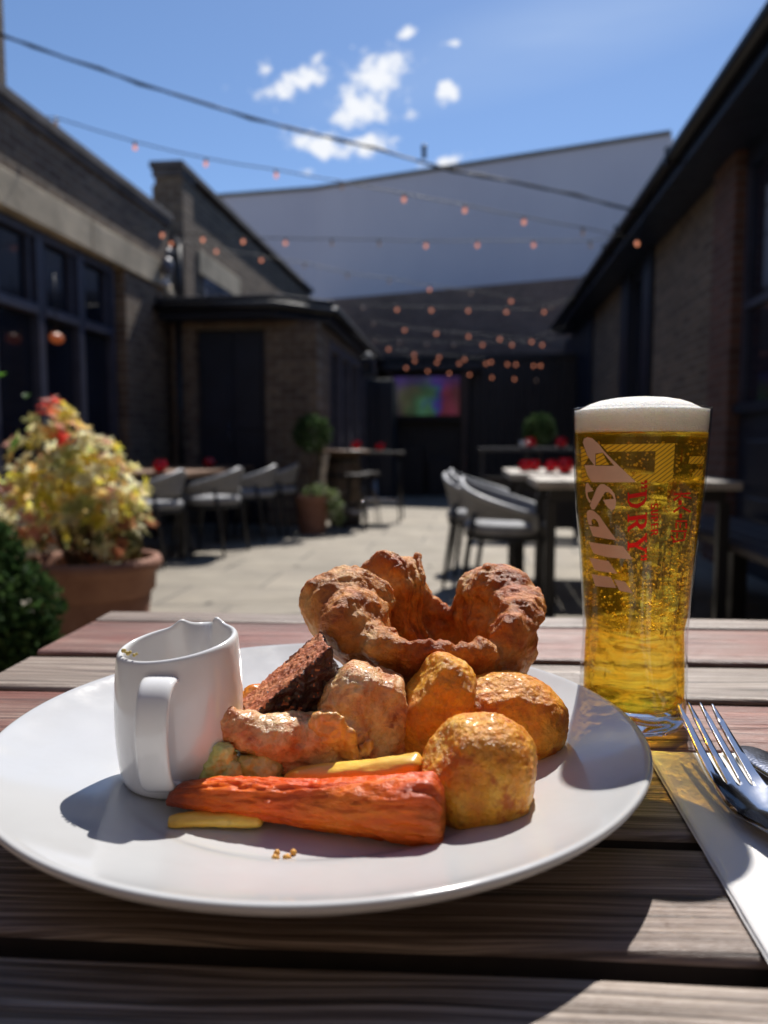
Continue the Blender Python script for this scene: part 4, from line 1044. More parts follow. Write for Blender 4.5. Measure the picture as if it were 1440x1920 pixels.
for x in (-.18, 1.12):
    for s in (-1, 1):
        m = MB(); m.add([(x,.33+s*.12,T-.086),(x+.04,.33+s*.12,T-.086),(x+.04,.33+s*.21,T-.086),(x,.33+s*.21,T-.086),(x,.33+s*.42,0),(x+.04,.33+s*.42,0),(x+.04,.33+s*.52,0),(x,.33+s*.52,0)],
            [(0,1,2,3),(7,6,5,4),(0,4,5,1),(1,5,6,2),(2,6,7,3),(3,7,4,0)] if s > 0 else [(3,2,1,0),(4,5,6,7),(1,5,4,0),(2,6,5,1),(3,7,6,2),(0,4,7,3)])
        m.build('leg', M['darkwood'], tab, smooth=False)

# ================================================================== PLATE
PU, PV, PR = -.030, .3715, .1545
W = T + .013
plate = MB()
prof = [(.0,.0115),(.055,.0118),(.080,.0124),(.090,.0130),(.0945,.0140),(.098,.0157),(.103,.0172),(.115,.0200),(.130,.0244),(.142,.0285),(.149,.0316),(.1525,.0332),(.1542,.0330),(.1548,.0312),(.1535,.0290),(.148,.0255),(.135,.0190),(.118,.0125),(.104,.0070),(.094,.0035),(.090,.0006),(.085,.0),(.081,.0012),(.078,.0045),(.05,.005),(.0,.005)]
# finer rim
plate.lathe(prof, 160)
o = plate.build('dinner_plate', M['platechina'], loc=F(PU, PV, T+.0012)); o.rotation_euler = (0,0,PSI)
tag(o, 'large round white china plate holding the roast dinner', 'plate')
sub = o.modifiers.new('s', 'SUBSURF'); sub.levels = 1; sub.render_levels = 2
def plz(u, v):                                  # plate surface height under (u, v)
    r = math.hypot(u-PU, v-PV)
    pr = prof[:12]
    for (r0, z0), (r1, z1) in zip(pr[:-1], pr[1:]):
        if r <= r1: return T + .0012 + z0 + (z1-z0)*(r-r0)/(r1-r0)
    return T + .034
DZ = .0008

# ================================================================== JUG
JU, JV = -.0955, .3505
jug = empty('gravy_jug', F(JU, JV, plz(JU+.0,JV+.004)+.0004), PSI, 'small white china gravy jug with a strap handle, standing on the left of the plate', 'jug')
def jugmesh():
    m = MB(); n = 144; ths = R(79)
    def rim(a):
        d = math.atan2(math.sin(a-ths), math.cos(a-ths))
        sp = math.exp(-(d/R(11))**2); ho = math.exp(-((abs(d)-R(22))/R(8))**2)
        z = .0665 + .0038*math.cos(a-R(35)) - .0015*sp + .0032*ho
        dr = .0085*sp - .0012*ho
        return z, dr
    def ring(r, k, wall):
        out = []
        for i in range(n):
            a = 2*math.pi*i/n; zr, dr = rim(a)
            f = max(0, (k-.62)/.38)**2
            rr = r + dr*f
            out.append(Vector((rr*math.cos(a)*1.0, rr*math.sin(a)*.98, zr*k)))
        return out
    outer = [(.0,.0),(.0205,.0),(.0225,.008),(.0250,.03),(.0266,.07),(.0277,.15),(.0287,.3),(.0292,.45),(.0292,.6),(.0288,.75),(.0281,.88),(.0276,.96)]
    rim_ = [(.0272,.985),(.0264,.999),(.0255,1.002),(.0246,.995),(.0241,.975)]
    inner = [(.0243,.9),(.0248,.75),(.0251,.6),(.0251,.4),(.0245,.2),(.0225,.09),(.018,.06),(.0,.055)]
    m.rings([ring(max(r,1e-4), k, 0) for r, k in outer+rim_+inner], False, False)
    return m
jb = jugmesh().build('jug_body', M['porcelain'], jug)
s_ = jb.modifiers.new('s','SUBSURF'); s_.levels = 1; s_.render_levels = 1
# handle: a flat strap bowed towards the diner
ha = R(-90); hx_, hy_ = math.cos(ha), math.sin(ha)
hp = []
for (r, z, hw) in ((.0262,.0585,.0085),(.0300,.0600,.0078),(.0355,.0590,.0073),(.0405,.0545,.0070),(.0432,.0470,.0069),(.0438,.0380,.0069),(.0430,.0290,.0069),(.0408,.0205,.0069),(.0370,.0140,.0070),(.0320,.0108,.0072),(.0285,.0102,.0078),(.0255,.0100,.0088)):
    hp.append((r, z*.95, hw))
m = MB(); rings = []
for i, (r, z, hw) in enumerate(hp):
    a = hp[max(i-1,0)]; b = hp[min(i+1,len(hp)-1)]
    d = Vector((b[0]-a[0], b[1]-a[1])).normalized(); nr = Vector((d.y, -d.x))
    ring = []
    for k in range(16):
        t_ = 2*math.pi*k/16; ct, st_ = math.cos(t_), math.sin(t_)
        e_ = .55; cx_ = math.copysign(abs(ct)**e_, ct)*hw; cz_ = math.copysign(abs(st_)**.8, st_)*.0021
        rr, zz = r + nr.x*cz_, z + nr.y*cz_
        ring.append(Vector((hx_*rr - hy_*cx_, hy_*rr + hx_*cx_, zz)))
    rings.append(ring)
m.rings(rings); hd = m.build('handle', M['porcelain'], jug)
s_ = hd.modifiers.new('s','SUBSURF'); s_.levels = 1; s_.render_levels = 2
m = MB(); m.lathe([(.0,.030),(.015,.0302),(.0238,.031)], 48); m.build('gravy', simple('brown gravy', (.12,.045,.015), .15), jug)
m = MB()
for k in range(7):
    a = R(-150+k*5+random.uniform(-2,2)); m.sphere((.0246*math.cos(a),.0246*math.sin(a),.0655+random.uniform(-.001,.0015)),(random.uniform(.0005,.0011),)*3,8,6)
m.build('dried_drip', simple('dried gravy', (.55,.42,.12), .6), jug)

# ================================================================== FOOD
def fo(mb, name, mats, base, voxel, smooth, disp, label, cat, group=None, parts=False):
    bu, bv, bz = base
    bm = fuse(mb, voxel, smooth, disp)
    o = bm_obj(bm, name, mats, loc=F(bu, bv, bz)); o.rotation_euler = (0,0,PSI)
    return tag(o, label, cat, group)

def rotM(x=0, y=0, z=0): return Euler((R(x),R(y),R(z))).to_matrix()

# ---- Yorkshire pudding --------------------------------------------------
YU, YV = .024, .428
m = MB()
def yp(u, v, z): return Vector((u-YU, v-YV, z))
keys = [(0,.050,.079,.0145,.0125),(25,.047,.0845,.0185,.0150),(48,.043,.083,.0130,.0135),(66,.040,.064,.0055,.0065),(82,.038,.069,.0070,.0100),(97,.034,.082,.0150,.0215),(134,.034,.084,.0185,.0245),
        (152,.040,.072,.0095,.0120),(168,.044,.082,.0190,.0175),(195,.045,.083,.0235,.0200),(216,.047,.077,.0190,.0160),(235,.047,.067,.0095,.0090),(258,.0465,.065,.0050,.0060),(285,.0455,.0645,.0050,.0060),
        (305,.046,.065,.0060,.0060),(313,.0465,.063,.0050,.0055),(326,.050,.073,.0100,.0090),(345,.052,.078,.0115,.0105)]
def ykey(a):
    n = len(keys)
    for i in range(n):
        k0 = keys[i]; k1 = keys[(i+1) % n]; a1 = k1[0] + (360 if i == n-1 else 0)
        if k0[0] <= a <= a1:
            t_ = (a-k0[0])/(a1-k0[0]); t_ = t_*t_*(3-2*t_)
            return [k0[q]+(k1[q]-k0[q])*t_ for q in range(1,5)]
NA, NSB = 620, 300
def cat(P, n):
    P = [P[0]*2-P[1]] + P + [P[-1]*2-P[-2]]; seg = []; L = [0]
    pts = []
    for i in range(1, len(P)-2):
        for k in range(12):
            t_ = k/12; a, b, c, d = P[i-1], P[i], P[i+1], P[i+2]
            pts.append(.5*((2*b)+(c-a)*t_+(2*a-5*b+4*c-d)*t_*t_+(3*b-a-3*c+d)*t_**3))
    pts.append(P[-2]); 
    for p, q in zip(pts, pts[1:]): L.append(L[-1]+(q-p).length)
    out = []; j = 0
    for i in range(n):
        s = L[-1]*i/(n-1)
        while j < len(L)-2 and L[j+1] < s: j += 1
        f_ = (s-L[j])/max(1e-9, L[j+1]-L[j]); out.append(pts[j]+(pts[j+1]-pts[j])*f_)
    return out
cols = []
for i in range(NA):
    a = 360*i/NA; r, zr, tr_, tz = ykey(a); ar = R(a)
    jag = noise.noise(Vector((math.cos(ar)*6, math.sin(ar)*6, 4)))*.5 + noise.noise(Vector((math.cos(ar)*14, math.sin(ar)*14, 9)))*.5
    zr += .0022*jag; tr_ *= 1+.16*noise.noise(Vector((math.cos(ar)*9, math.sin(ar)*9, 1)))
    P_ = [Vector((.0005,.017)), Vector((.022,.017)), Vector((.032,.023)), Vector((.038+(r-.045)*.4,.036)), Vector(((r+tr_*.55)*.93, .036+(zr-tz-.036)*.55))]
    for ph in (-35,0,35,70,105,140,175,205): P_.append(Vector((r+tr_*math.cos(R(ph)), zr+tz*math.sin(R(ph)))))
    P_ += [Vector((max(.012,(r-tr_)*.80), .047)), Vector((.014,.040)), Vector((.0005,.039))]
    col_ = []
    for q in cat(P_, NSB):
        k = min(1, max(0, (q.y-.017)/.05)); x_ = q.x*math.cos(ar)*1.02 + (1-k)*.019; y_ = q.x*math.sin(ar) + (1-k)*.006
        col_.append(Vector((x_, y_, q.y)))
    cols.append(col_)
bm = bmesh.new(); V_ = [[bm.verts.new(p) for p in c] for c in cols]
for i in range(NA):
    for k in range(NSB-1): bm.faces.new((V_[i][k], V_[(i+1)%NA][k], V_[(i+1)%NA][k+1], V_[i][k+1]))
def yd1(p, n):
    a = math.atan2(p.y, p.x)
    s_ = 1 - abs(noise.noise(Vector((p.x*30+p.z*45, p.y*34, (p.z-p.x*.6)*75)) ))*2.6
    d = .0016*fb(p, 30, 2) + .0009*max(-.6, s_)
    return d
def yd2(p, n):
    top = max(0, n.z+.25)
    d = .0010*fb(p, 120, 3, 5) + .0003*(ridge(p, 170, 9)-.3)*min(1, top+.25)
    c = cell(p, 150, 1.7)
    d += .0012*max(0, .36-c)*min(1, top*1.0+.1)*max(0,min(1,.5+2.2*fb(p,40,2,9)))
    return d
def yd3(p, n): return .0004*fb(p, 400, 3, 2)
random.seed(21)
knobs = []
for _ in range(70):
    i = random.randrange(NA); k = random.randint(int(NSB*.36), int(NSB*.74))
    knobs.append((cols[i][k].copy(), random.uniform(.0022,.0050), random.uniform(.0010,.0026)))
def ydk(p, n):
    d = 0
    for c, r, h in knobs:
        q = (p-c).length/r
        if q < 1.6: d = max(d, h*math.exp(-q*q*1.6))
    return d
for f in (yd1, ydk, yd2, yd3):
    bm.normal_update(); ds = [f(v.co, v.normal) for v in bm.verts]
    for v, d in zip(bm.verts, ds): v.co = v.co + v.normal*d
yk = bm_obj(bm, 'yorkshire_pudding', M['york'], loc=F(YU,YV,T)); yk.rotation_euler = (0,0,PSI)
tag(yk, 'big puffed golden brown Yorkshire pudding at the back of the plate', 'yorkshire pudding')

# ---- roast potatoes -------------------------------------------------------
def pdisp(off, a=.0016):
    def f1(p, n): return a*fb(p, 42, 2, off) + .0002*ridge(p, 110, off)
    def f2(p, n): return .00045*fb(p, 300, 3, off) - .0003*max(0, cell(p, 330, off)-.2)
    return [f1, f2]
PG = 'roast potatoes on the plate'
def halfspace_lump(c, r, cuts, n=48, e=1.0):
    """ellipsoid with flat knife facets"""
    mb = MB(); mb.sphere((0,0,0), r, n, n//2)
    pts = []
    for p in mb.v:
        q = Vector(p)
        for nrm, d in cuts:
            nn_ = Vector(nrm).normalized(); s_ = q.dot(nn_) - d
            if s_ > 0: q = q - nn_*s_*.93
        pts.append(q + Vector(c))
    mb.v = pts; return mb
PZ = W
m = halfspace_lump((0,0,.0180), (.0258,.0225,.0262), [((0,0,-1),.0170),((1,-.3,-.1),.0222),((-.2,-1,.1),.0208),((-.8,-.35,.6),.0226)])
fo(m, 'roast_potato', M['potato'], (.0415,.3165,PZ), .0008, 6, pdisp(1.3), 'domed golden roast potato in front, touching the thick end of the carrot', 'roast potato', PG)
m = halfspace_lump((0,0,.0240), (.0205,.0190,.0345), [((0,0,-1),.023),((1,-.25,0),.0152),((.2,0,1),.0310),((-.2,-1,.1),.0172),((-1,-.3,.55),.0192)])
for i, p in enumerate(m.v): m.v[i] = rotM(0,9,0) @ p
fo(m, 'roast_potato', M['potato'], (.0230,.3660,PZ+.0005), .0008, 6, pdisp(8.1), 'tall upright wedge of roast potato standing next to the chicken', 'roast potato', PG)
m = halfspace_lump((0,0,.0190), (.0310,.0230,.0240), [((0,0,-1),.0180),((1,-.1,.0),.0285),((0,-1,.2),.0200),((.75,-.2,1),.0255),((-.3,-.6,1),.0225)])
for i, p in enumerate(m.v): m.v[i] = rotM(0,8,0) @ p + Vector((0,0,.002))
fo(m, 'roast_potato', M['potato'], (.0600,.3760,PZ), .0008, 6, pdisp(4.6), 'wide roast potato at the right rear, under the edge of the Yorkshire pudding', 'roast potato', PG)

# ---- carrot ------------------------------------------------------------------
a0 = Vector((-.0925,.3145)); a1 = Vector((.0240,.2965)); L_ = (a1-a0).length; ang = math.atan2(a1.y-a0.y, a1.x-a0.x)
m = MB(); rings = []
NS = 150; NC = 72
for i in range(NS+1):
    t_ = i/NS; x = L_*t_
    r = .0048 + .0090*t_**.8; r *= (1 + .05*math.sin(t_*9))
    if t_ < .05: r *= .45 + .55*math.sqrt(max(0, t_/.05))
    e_ = (t_-.945)/.055
    if e_ > 0: r *= math.sqrt(max(0, 1-e_*e_*.45))
    cz = r*.88 + (1-t_)**1.5*.0040; cy_ = .0028*math.sin(t_*4.2+1)
    ring = []
    for k in range(NC):
        a = 2*math.pi*k/NC
        p = Vector((x*9, math.cos(a)*1.2, math.sin(a)*1.2))
        w1 = noise.fractal(Vector((x*38, math.cos(a)*2.6, math.sin(a)*2.6+3)), 1, 2, 4)
        rd = 1-abs(noise.noise(Vector((x*60+w1*.9, math.cos(a)*4.2+w1*.6, math.sin(a)*4.2))))*2.2
        rr = r*(1+.10*w1+.05*math.cos(2*a+t_*3)) + .0012*max(-1, rd)*min(1,t_*6) + .0004*noise.fractal(Vector((x*300, math.cos(a)*14, math.sin(a)*14)),1,2,3)
        ring.append(Vector((x + .0006*w1, cy_ + rr*math.cos(a), cz + rr*.90*math.sin(a))))
    rings.append(ring)
for q_ in (.82,.55,.2,.01):                       # rounded cut face
    last = rings[NS]; c_ = sum(last, Vector())/NC
    rings.append([c_ + (p-c_)*q_ + Vector((.0012*(1-q_)+.0005*noise.noise((p-c_)*q_*400),0,0)) for p in last])
m.rings(rings)
car = m.build('roast_carrot', M['carrot'], loc=F(a0.x, a0.y, W+.0004)); car.rotation_euler = (0, R(-.5), PSI+ang)
tag(car, 'thick wrinkled orange roast carrot lying across the front of the plate', 'carrot')

# ---- parsnips ------------------------------------------------------------------
def root_veg(name, matn, p0, p1, z0, z1, r0, r1, label, cat, fl=.75, grp=None, seed=0.0, tip=.3):
    a, b = Vector(p0), Vector(p1); L2 = (b-a).length; an = math.atan2(b.y-a.y, b.x-a.x); m = MB(); rg = []
    n_, c_ = 60, 32
    for i in range(n_+1):
        t_ = i/n_; r = r0+(r1-r0)*t_**.8
        if t_ < .1: r *= tip + (1-tip)*math.sqrt(t_/.1)
        if t_ > .94: r *= math.sqrt(max(.04, 1-((t_-.94)/.06)**2*.8))
        ring = []
        for k in range(c_):
            q_ = 2*math.pi*k/c_; w_ = noise.fractal(Vector((t_*5+seed, math.cos(q_)*1.5, math.sin(q_)*1.5)),1,2,4)
            rr = r*(1+.12*w_); ring.append(Vector((L2*t_, rr*math.cos(q_)+.002*math.sin(t_*4+seed), z0+(z1-z0)*t_+rr*fl*math.sin(q_))))
        rg.append(ring)
    m.rings(rg); o = m.build(name, M[matn], loc=F(a.x,a.y,W)); o.rotation_euler = (0,0,PSI+an)
    return tag(o, label, cat, grp)
root_veg('roast_parsnip', 'parsnip', (-.045,.330), (.0165,.3205), .010, .0205, .0045, .0072, 'smooth yellow roast parsnip lying behind the carrot', 'parsnip', .8, 'roast parsnips', 2.0, .1)
root_veg('roast_parsnip', 'parsnip', (-.0885,.3035), (-.050,.3075), .0030, .004, .0042, .0050, 'brownish parsnip end poking out from beneath the carrot at the left', 'parsnip', .6, 'roast parsnips', 7.0, .7)

# ---- chicken -----------------------------------------------------------------
CU, CV = -.030, .362
m = MB()
def cp(u, v, z): return Vector((u-CU, v-CV, z))
body = halfspace_lump(cp(-.0085,.3685,.0355), (.0245,.0215,.0262), [((.28,0,1),.0215),((1,0,.12),.0195),((-.6,0,.8),.0235),((.25,-1,.15),.0180),((-.4,-1,-.3),.0190)])
m.v += [p for p in body.v]; m.f += body.f; m.m += body.m
m.sphere(cp(-.016,.358,.0260), (.0130,.012,.0125), 20, 12)
m.sphere(cp(.006,.3655,.0230), (.0095,.011,.0080), 16, 10)
m.tube([cp(-.0840,.336,.0440), cp(-.074,.339,.0405), cp(-.056,.344,.0340), cp(-.040,.349,.0285), cp(-.026,.355,.0270), cp(-.012,.360,.027)], [.0062,.0072,.0095,.0125,.0145,.0150], 14)
m.sphere(cp(-.082,.335,.0455), (.0055,.006,.0045), 14, 10)
m.sphere(cp(-.0725,.339,.0460), (.005,.005,.0035), 14, 10)
m.sphere(cp(-.028,.345,.0330), (.0105,.008,.0085), 18, 12, rotM(0,20,0))
m.sphere(cp(-.043,.352,.020), (.015,.012,.011), 18, 12, rotM(0,20,0))
def cd1(p, n): return .0018*fb(p, 45, 2, 4) + .0007*(1-abs(noise.noise(Vector((p.x*90+p.z*50, p.y*60, p.z*110-p.x*70))))*2.4)
def cd2(p, n): return .0004*fb(p, 170, 3, 7) + .0003*(ridge(p, 230, 5)-.2)
random.seed(5)
for k in range(9):
    c0 = cp(random.uniform(-.024,.004), .354+random.uniform(0,.006), random.uniform(.024,.056)) if k < 6 else cp(random.uniform(-.07,-.035), .341, random.uniform(.030,.038))
    d_ = Vector((random.uniform(-1,1), random.uniform(-.2,.3), random.uniform(-.5,.8))).normalized()*random.uniform(.006,.012)
    e_ = Vector((random.uniform(-1,1),0,random.uniform(-1,1)))*.003
    m.tube([c0-d_, c0+e_, c0+d_], [.0016,.0030,.0014], 8)
def cd3(p, n): return .0004*fb(p, 420, 3, 2)
bm = fuse(m, .0008, 12, [cd1, cd2, cd3])
ck = bm_obj(bm, 'roast_chicken', M['chicken'], loc=F(CU,CV,T+.004)); ck.rotation_euler = (0,0,PSI)
tag(ck, 'roast chicken joint with browned skin, its thin wing end pointing at the jug', 'chicken')
m = MB()
for c_, r_ in (((-.024,.3385,.0385),(.0085,.0022,.0075)),((-.019,.3395,.0330),(.0065,.002,.007)),((-.030,.3395,.0410),(.004,.003,.004)),((-.009,.3440,.0265),(.003,.002,.006)),((-.0165,.3405,.0275),(.006,.002,.004))):
    m.sphere(cp(*c_), r_, 16, 10, rotM(0,40,0))
def sd1(p, n): return .0012*fb(p, 160, 3, 7) + .0006*ridge(p, 260, 1)
bm = fuse(m, .0007, 2, [sd1]); so2 = bm_obj(bm, 'loose_skin', M['skin'], ck)
# ---- stuffing slice -------------------------------------------------------------
e1_ = Vector((.0385,.006,.0335)).normalized()          # long way, rising to the right
e2_ = Vector((-.30,.95,.02)).normalized(); e2_ = (e2_ - e1_*e2_.dot(e1_)).normalized()
e3_ = e1_.cross(e2_)                                    # face normal, up and left
if e3_.z < 0: e3_ = -e3_
m = MB(); vs = []
for a, b, c in ((0,0,0),(1,0,0),(1,1,0),(0,1,0),(0,0,1),(1,0,1),(1,1,1),(0,1,1)):
    vs.append(e1_*(-.026+.053*a) + e2_*(-.012+.026*b) + e3_*(-.022+.024*c) + (e1_*.004*(1-c) if a == 0 else -e1_*.010*(1-c)))
m.add(vs, [(0,3,2,1),(4,5,6,7),(0,1,5,4),(1,2,6,5),(2,3,7,6),(3,0,4,7)])
SU = (-.0480,.3705,T+.0560)
def st1(p, n):
    e = 1-max(0, n.dot(e3_))
    return .0018*fb(p, 70, 3, 3)*(.35+e) + .0016*(ridge(p, 130, 6)-.3)*e
def st2(p, n): return .0007*fb(p, 330, 3, 8) + .0005*ridge(p, 500, 3)
bm = fuse(m, .0009, 3, [st1, st2]); bm.normal_update()
for f in bm.faces:
    if f.normal.dot(e3_) > .62: f.material_index = 0
    else: f.material_index = 1
sl = bm_obj(bm, 'stuffing_slice', [M['slice_top'], M['slice_crust']], loc=F(*SU)); sl.rotation_euler = (0,0,PSI)
tag(sl, 'dark reddish brown slab of stuffing leaning upwards between the jug and the Yorkshire pudding', 'stuffing slice')

# ---- small vegetables --------------------------------------------------------------
def lumps(name, matn, base, els, voxel, label, cat, group=None, a=.0012, s=140, smooth=3):
    m = MB()
    for c_, r_, *ro in els: m.sphere(c_, r_, 18, 12, rotM(*ro[0]) if ro else None)
    return fo(m, name, M[matn], base, voxel, smooth, [lambda p, n: a*fb(p, s, 3, base[0]*99), lambda p, n: a*.35*ridge(p, s*3, 2)], label, cat, group)
lumps('leek_piece', 'cabbage', (-.0735,.3345,W), [((-.001,0,.011),(.0100,.009,.0125)),((.0015,-.003,.020),(.006,.005,.006)),((-.006,-.002,.008),(.007,.006,.007)),((.005,-.005,.012),(.005,.004,.007)),((-.004,-.006,.014),(.0025,.003,.006),(0,20,0))], .0008, 'pale green lump of buttered leek against the foot of the jug', 'leek', 'buttered leek', .0016, 150)
lumps('leek_piece', 'cabbage', (-.0590,.3380,W), [((0,0,.009),(.013,.007,.0085),(0,-15,0)),((-.004,-.003,.014),(.007,.004,.004),(0,-25,0)),((.007,0,.004),(.008,.006,.004))], .0008, 'pale green curl of leek half hidden beneath the chicken', 'leek', 'buttered leek', .0012, 130)
lumps('squash_mash', 'mash', (-.0700,.3900,W), [((0,0,.010),(.018,.014,.012)),((.004,.0,.024),(.011,.008,.010)),((-.006,-.004,.018),(.009,.008,.009)),((.011,0,.028),(.007,.006,.008)),((-.008,-.012,.012),(.008,.006,.010))], .001, 'bright orange mashed squash behind the dark stuffing slice', 'mash', None, .0018, 120)
lumps('squash_mash', 'mash', (.012,.400,W), [((0,0,.010),(.024,.012,.011)),((.002,-.004,.026),(.016,.006,.010)),((-.010,0,.020),(.010,.008,.012))], .001, 'shaded orange mash under the front of the Yorkshire pudding', 'mash', None, .0018, 120)
lumps('cabbage_leaves', 'greens', (-.030,.3560,W), [((0,0,.006),(.022,.014,.007)),((.010,-.004,.008),(.012,.010,.006)),((.040,.012,.006),(.014,.012,.008)),((-.012,-.004,.005),(.010,.008,.005))], .0009, 'dark cooked greens in the shade beneath the chicken', 'greens', None, .002, 160)
m = MB()
for k in range(9): m.sphere((random.uniform(-.006,.006),random.uniform(-.003,.003),random.uniform(.0003,.0012)), (random.uniform(.0005,.0014),)*3, 8, 6)
bm = fuse(m, .0003, 0, [lambda p, n: .0002*fb(p, 900, 2)])
u_, v_ = -.036, .2795
o = bm_obj(bm, 'food_crumbs', M['crumb'], loc=F(u_, v_, plz(u_, v_))); o.rotation_euler = (0,0,PSI)
tag(o, 'tiny cluster of orange crumbs near the front edge of the plate well', 'crumbs')
# burnt specks on potatoes
for (px_, py_, v_, s_, pi) in ((883,1338,.348,.0016,1),(921,1374,.318,.0020,0)):
    pass

# ================================================================== BEER GLASS
GU, GV = .1530, .4620
gl = empty('beer_glass', F(GU, GV, T+.0008), PSI, 'tall flared pint glass of golden lager with a thick white head, behind the fork', 'beer glass')
OUT = [(.0,.0),(.024,.0),(.0295,.0012),(.0318,.005),(.0327,.012),(.0327,.025),(.0322,.038),(.0318,.050),(.0318,.060),(.0323,.070),(.0333,.085),(.0345,.100),(.0360,.117),(.0376,.133),(.0389,.150),(.0399,.168),(.0407,.186),(.0410,.1945)]
OUT = [(r*.965, z*.985) for r, z in OUT]
def r_out(z):
    for (r0, z0), (r1, z1) in zip(OUT[2:-1], OUT[3:]):
        if z <= z1: return r0 + (r1-r0)*(z-z0)/(z1-z0)
    return OUT[-1][0]
LV = .1772                                       # beer level under the foam
def twist(a, z):                                 # moulded panels in the lower half
    k = max(0, min(1, (.066-z)/.016)); q = a*4.5*1.0 + z*9
    return k*(abs(math.sin(q*1.0)))
def rin(a, z):
    wall = .0011 + .0009*max(0, min(1, (.075-z)/.05))
    return r_out(max(z,.006)) - wall - .0016*(1-twist(a+z*3.0, z))*max(0, min(1,(.068-z)/.01))*.9 + .0
NG = 144
def gring(fr, z): return [Vector((fr(2*math.pi*i/NG)*math.cos(2*math.pi*i/NG), fr(2*math.pi*i/NG)*math.sin(2*math.pi*i/NG), z)) for i in range(NG)]
def ring_in(z): return gring(lambda a: rin(a, z), z)
m = MB()
def outr(z, r): return gring(lambda a: r + (.0005*math.cos(9*(a+z*3)) * max(0, min(1,(.06-z)/.02)) * (1 if z > .004 else 0)), z)
rg = [outr(z, max(r, 1e-4)) for r, z in OUT[:4]]
zz = .008
while zz < .1905: rg.append(outr(zz, r_out(zz))); zz += .003
rg += [gring(lambda a: .03952, .1912), gring(lambda a: .0392, .1919), gring(lambda a: .0386, .1921), gring(lambda a: .0381, .1914)]
zz = .1892
while zz > LV: rg.append(ring_in(zz)); zz -= .0025
rg.append(ring_in(LV))
m.rings(rg, False, False)
for i_, f_ in enumerate(m.f):
    if min(m.v[j].z for j in f_) > .0125: m.m[i_] = 1
m.build('glass_body', [M['glass'], M['thinglass']], gl)
m = MB(); rg = [gring(lambda a: max(1e-4, q*.021), .0130 + .0035*(1-q*q)) for q in (0,.25,.5,.75)] + [gring(lambda a: .022, .0130), gring(lambda a: min(.0265, rin(a,.017)-.001), .0140)]
zz = .0172
while zz < LV: rg.append(ring_in(zz)); zz += .0022
rg.append(ring_in(LV)); rg.append(gring(lambda a: rin(a,LV)*.5, LV)); rg.append(gring(lambda a: 1e-4, LV))
m.rings(rg, False, False)
m.build('lager', M['beer'], gl)
m = MB(); rg = [gring(lambda a: 1e-4, LV+.0003), gring(lambda a: rin(a,LV)-.0003, LV+.0003)]
for z in (.180,.183,.186,.188,.1905): rg.append(gring(lambda a: rin(a,min(z,.189))-.00012, z))
for q, z in ((.985,.1908),(.93,.1912),(.86,.1926),(.76,.1945),(.62,.1963),(.42,.1977),(.2,.1984),(.001,.1986)):
    rg.append(gring(lambda a: .0376*q*(1+.012*math.sin(3*a)+.01*math.sin(7*a+1)), z + .0*q))
m.rings(rg, False, False); m.build('foam_head', M['foam'], gl)

# bubbles rising inside, near the front wall
m = MB(); random.seed(11)
ico = bmesh.new(); bmesh.ops.create_icosphere(ico, subdivisions=1, radius=1); iv = [v.co.copy() for v in ico.verts]; ifc = [[v.index for v in f.verts] for f in ico.faces]; ico.free()
for _ in range(1500):
    z = random.uniform(.062,.172); a = R(-90) + random.gauss(-.12,.55) if random.random() < .75 else random.uniform(-math.pi,0)
    if z > .15 and random.random() < .25: continue
    r = (rin(a, z)) * (random.uniform(.93,.975) if random.random() < .85 else random.uniform(.2,.9)); s = random.choice((.00040,.00048,.00055,.00065,.00085))
    c_ = Vector((r*math.cos(a), r*math.sin(a), z)); m.add([c_ + v*s for v in iv], ifc)
o = m.build('bubbles', M['bubble'], gl); o['kind'] = 'stuff'

# ---- printed lettering wrapped round the outside ----------------------------------------
def glass_pt(px, py, off):
    v = GV - .035
    for _ in range(8):
        d = ray(px, py); lu = (px-720)/FPX; fw = CP - (py-960)/FPX*SP
        t_ = v/fw; u = lu*t_; z = CAMZ + d.z*t_ - T - .0008
        r = r_out(z) + off; s = max(-.97, min(.97, (u-GU)/r)); v = GV - r*math.sqrt(1-s*s)
    return s, z
def print_mesh(loops_px, off, name, matn, parent, thick=.00006):
    # loops drawn on the outside of the glass: (angle * radius, height), filled, cut fine and wrapped
    cu_ = bpy.data.curves.new('t', 'CURVE'); cu_.dimensions = '2D'; cu_.fill_mode = 'BOTH'
    for lp in loops_px:
        sp = cu_.splines.new('POLY'); sp.points.add(len(lp)-1)
        for i, (x, y) in enumerate(lp):
            s, z = glass_pt(x, y, off); sp.points[i].co = (math.asin(s)*.036*100, z*100, 0, 1)
        sp.use_cyclic_u = True
    ob = bpy.data.objects.new('t', cu_); col.objects.link(ob)
    dg = bpy.context.evaluated_depsgraph_get(); dg.update()
    me = bpy.data.meshes.new_from_object(ob.evaluated_get(dg)); bpy.data.objects.remove(ob)
    bm = bmesh.new(); bm.from_mesh(me); bpy.data.meshes.remove(me)
    bmesh.ops.remove_doubles(bm, verts=bm.verts, dist=1e-5)
    x = -6.0
    while x < 6.0:
        bmesh.ops.bisect_plane(bm, geom=bm.verts[:]+bm.edges[:]+bm.faces[:], plane_co=(x,0,0), plane_no=(1,0,0)); x += .12
    z = 4.0
    while z < 19:
        bmesh.ops.bisect_plane(bm, geom=bm.verts[:]+bm.edges[:]+bm.faces[:], plane_co=(0,z,0), plane_no=(0,1,0)); z += .5
    for v in bm.verts:
        a = v.co.x/100/.036; z = v.co.y/100; r = r_out(z) + off
        v.co = Vector((r*math.sin(a), -r*math.cos(a), z))
    bmesh.ops.recalc_face_normals(bm, faces=bm.faces)
    return bm_obj(bm, name, M[matn], parent)
def crop(l): return [(1070+x/4.8, 730+y/4.8) for x, y in l]
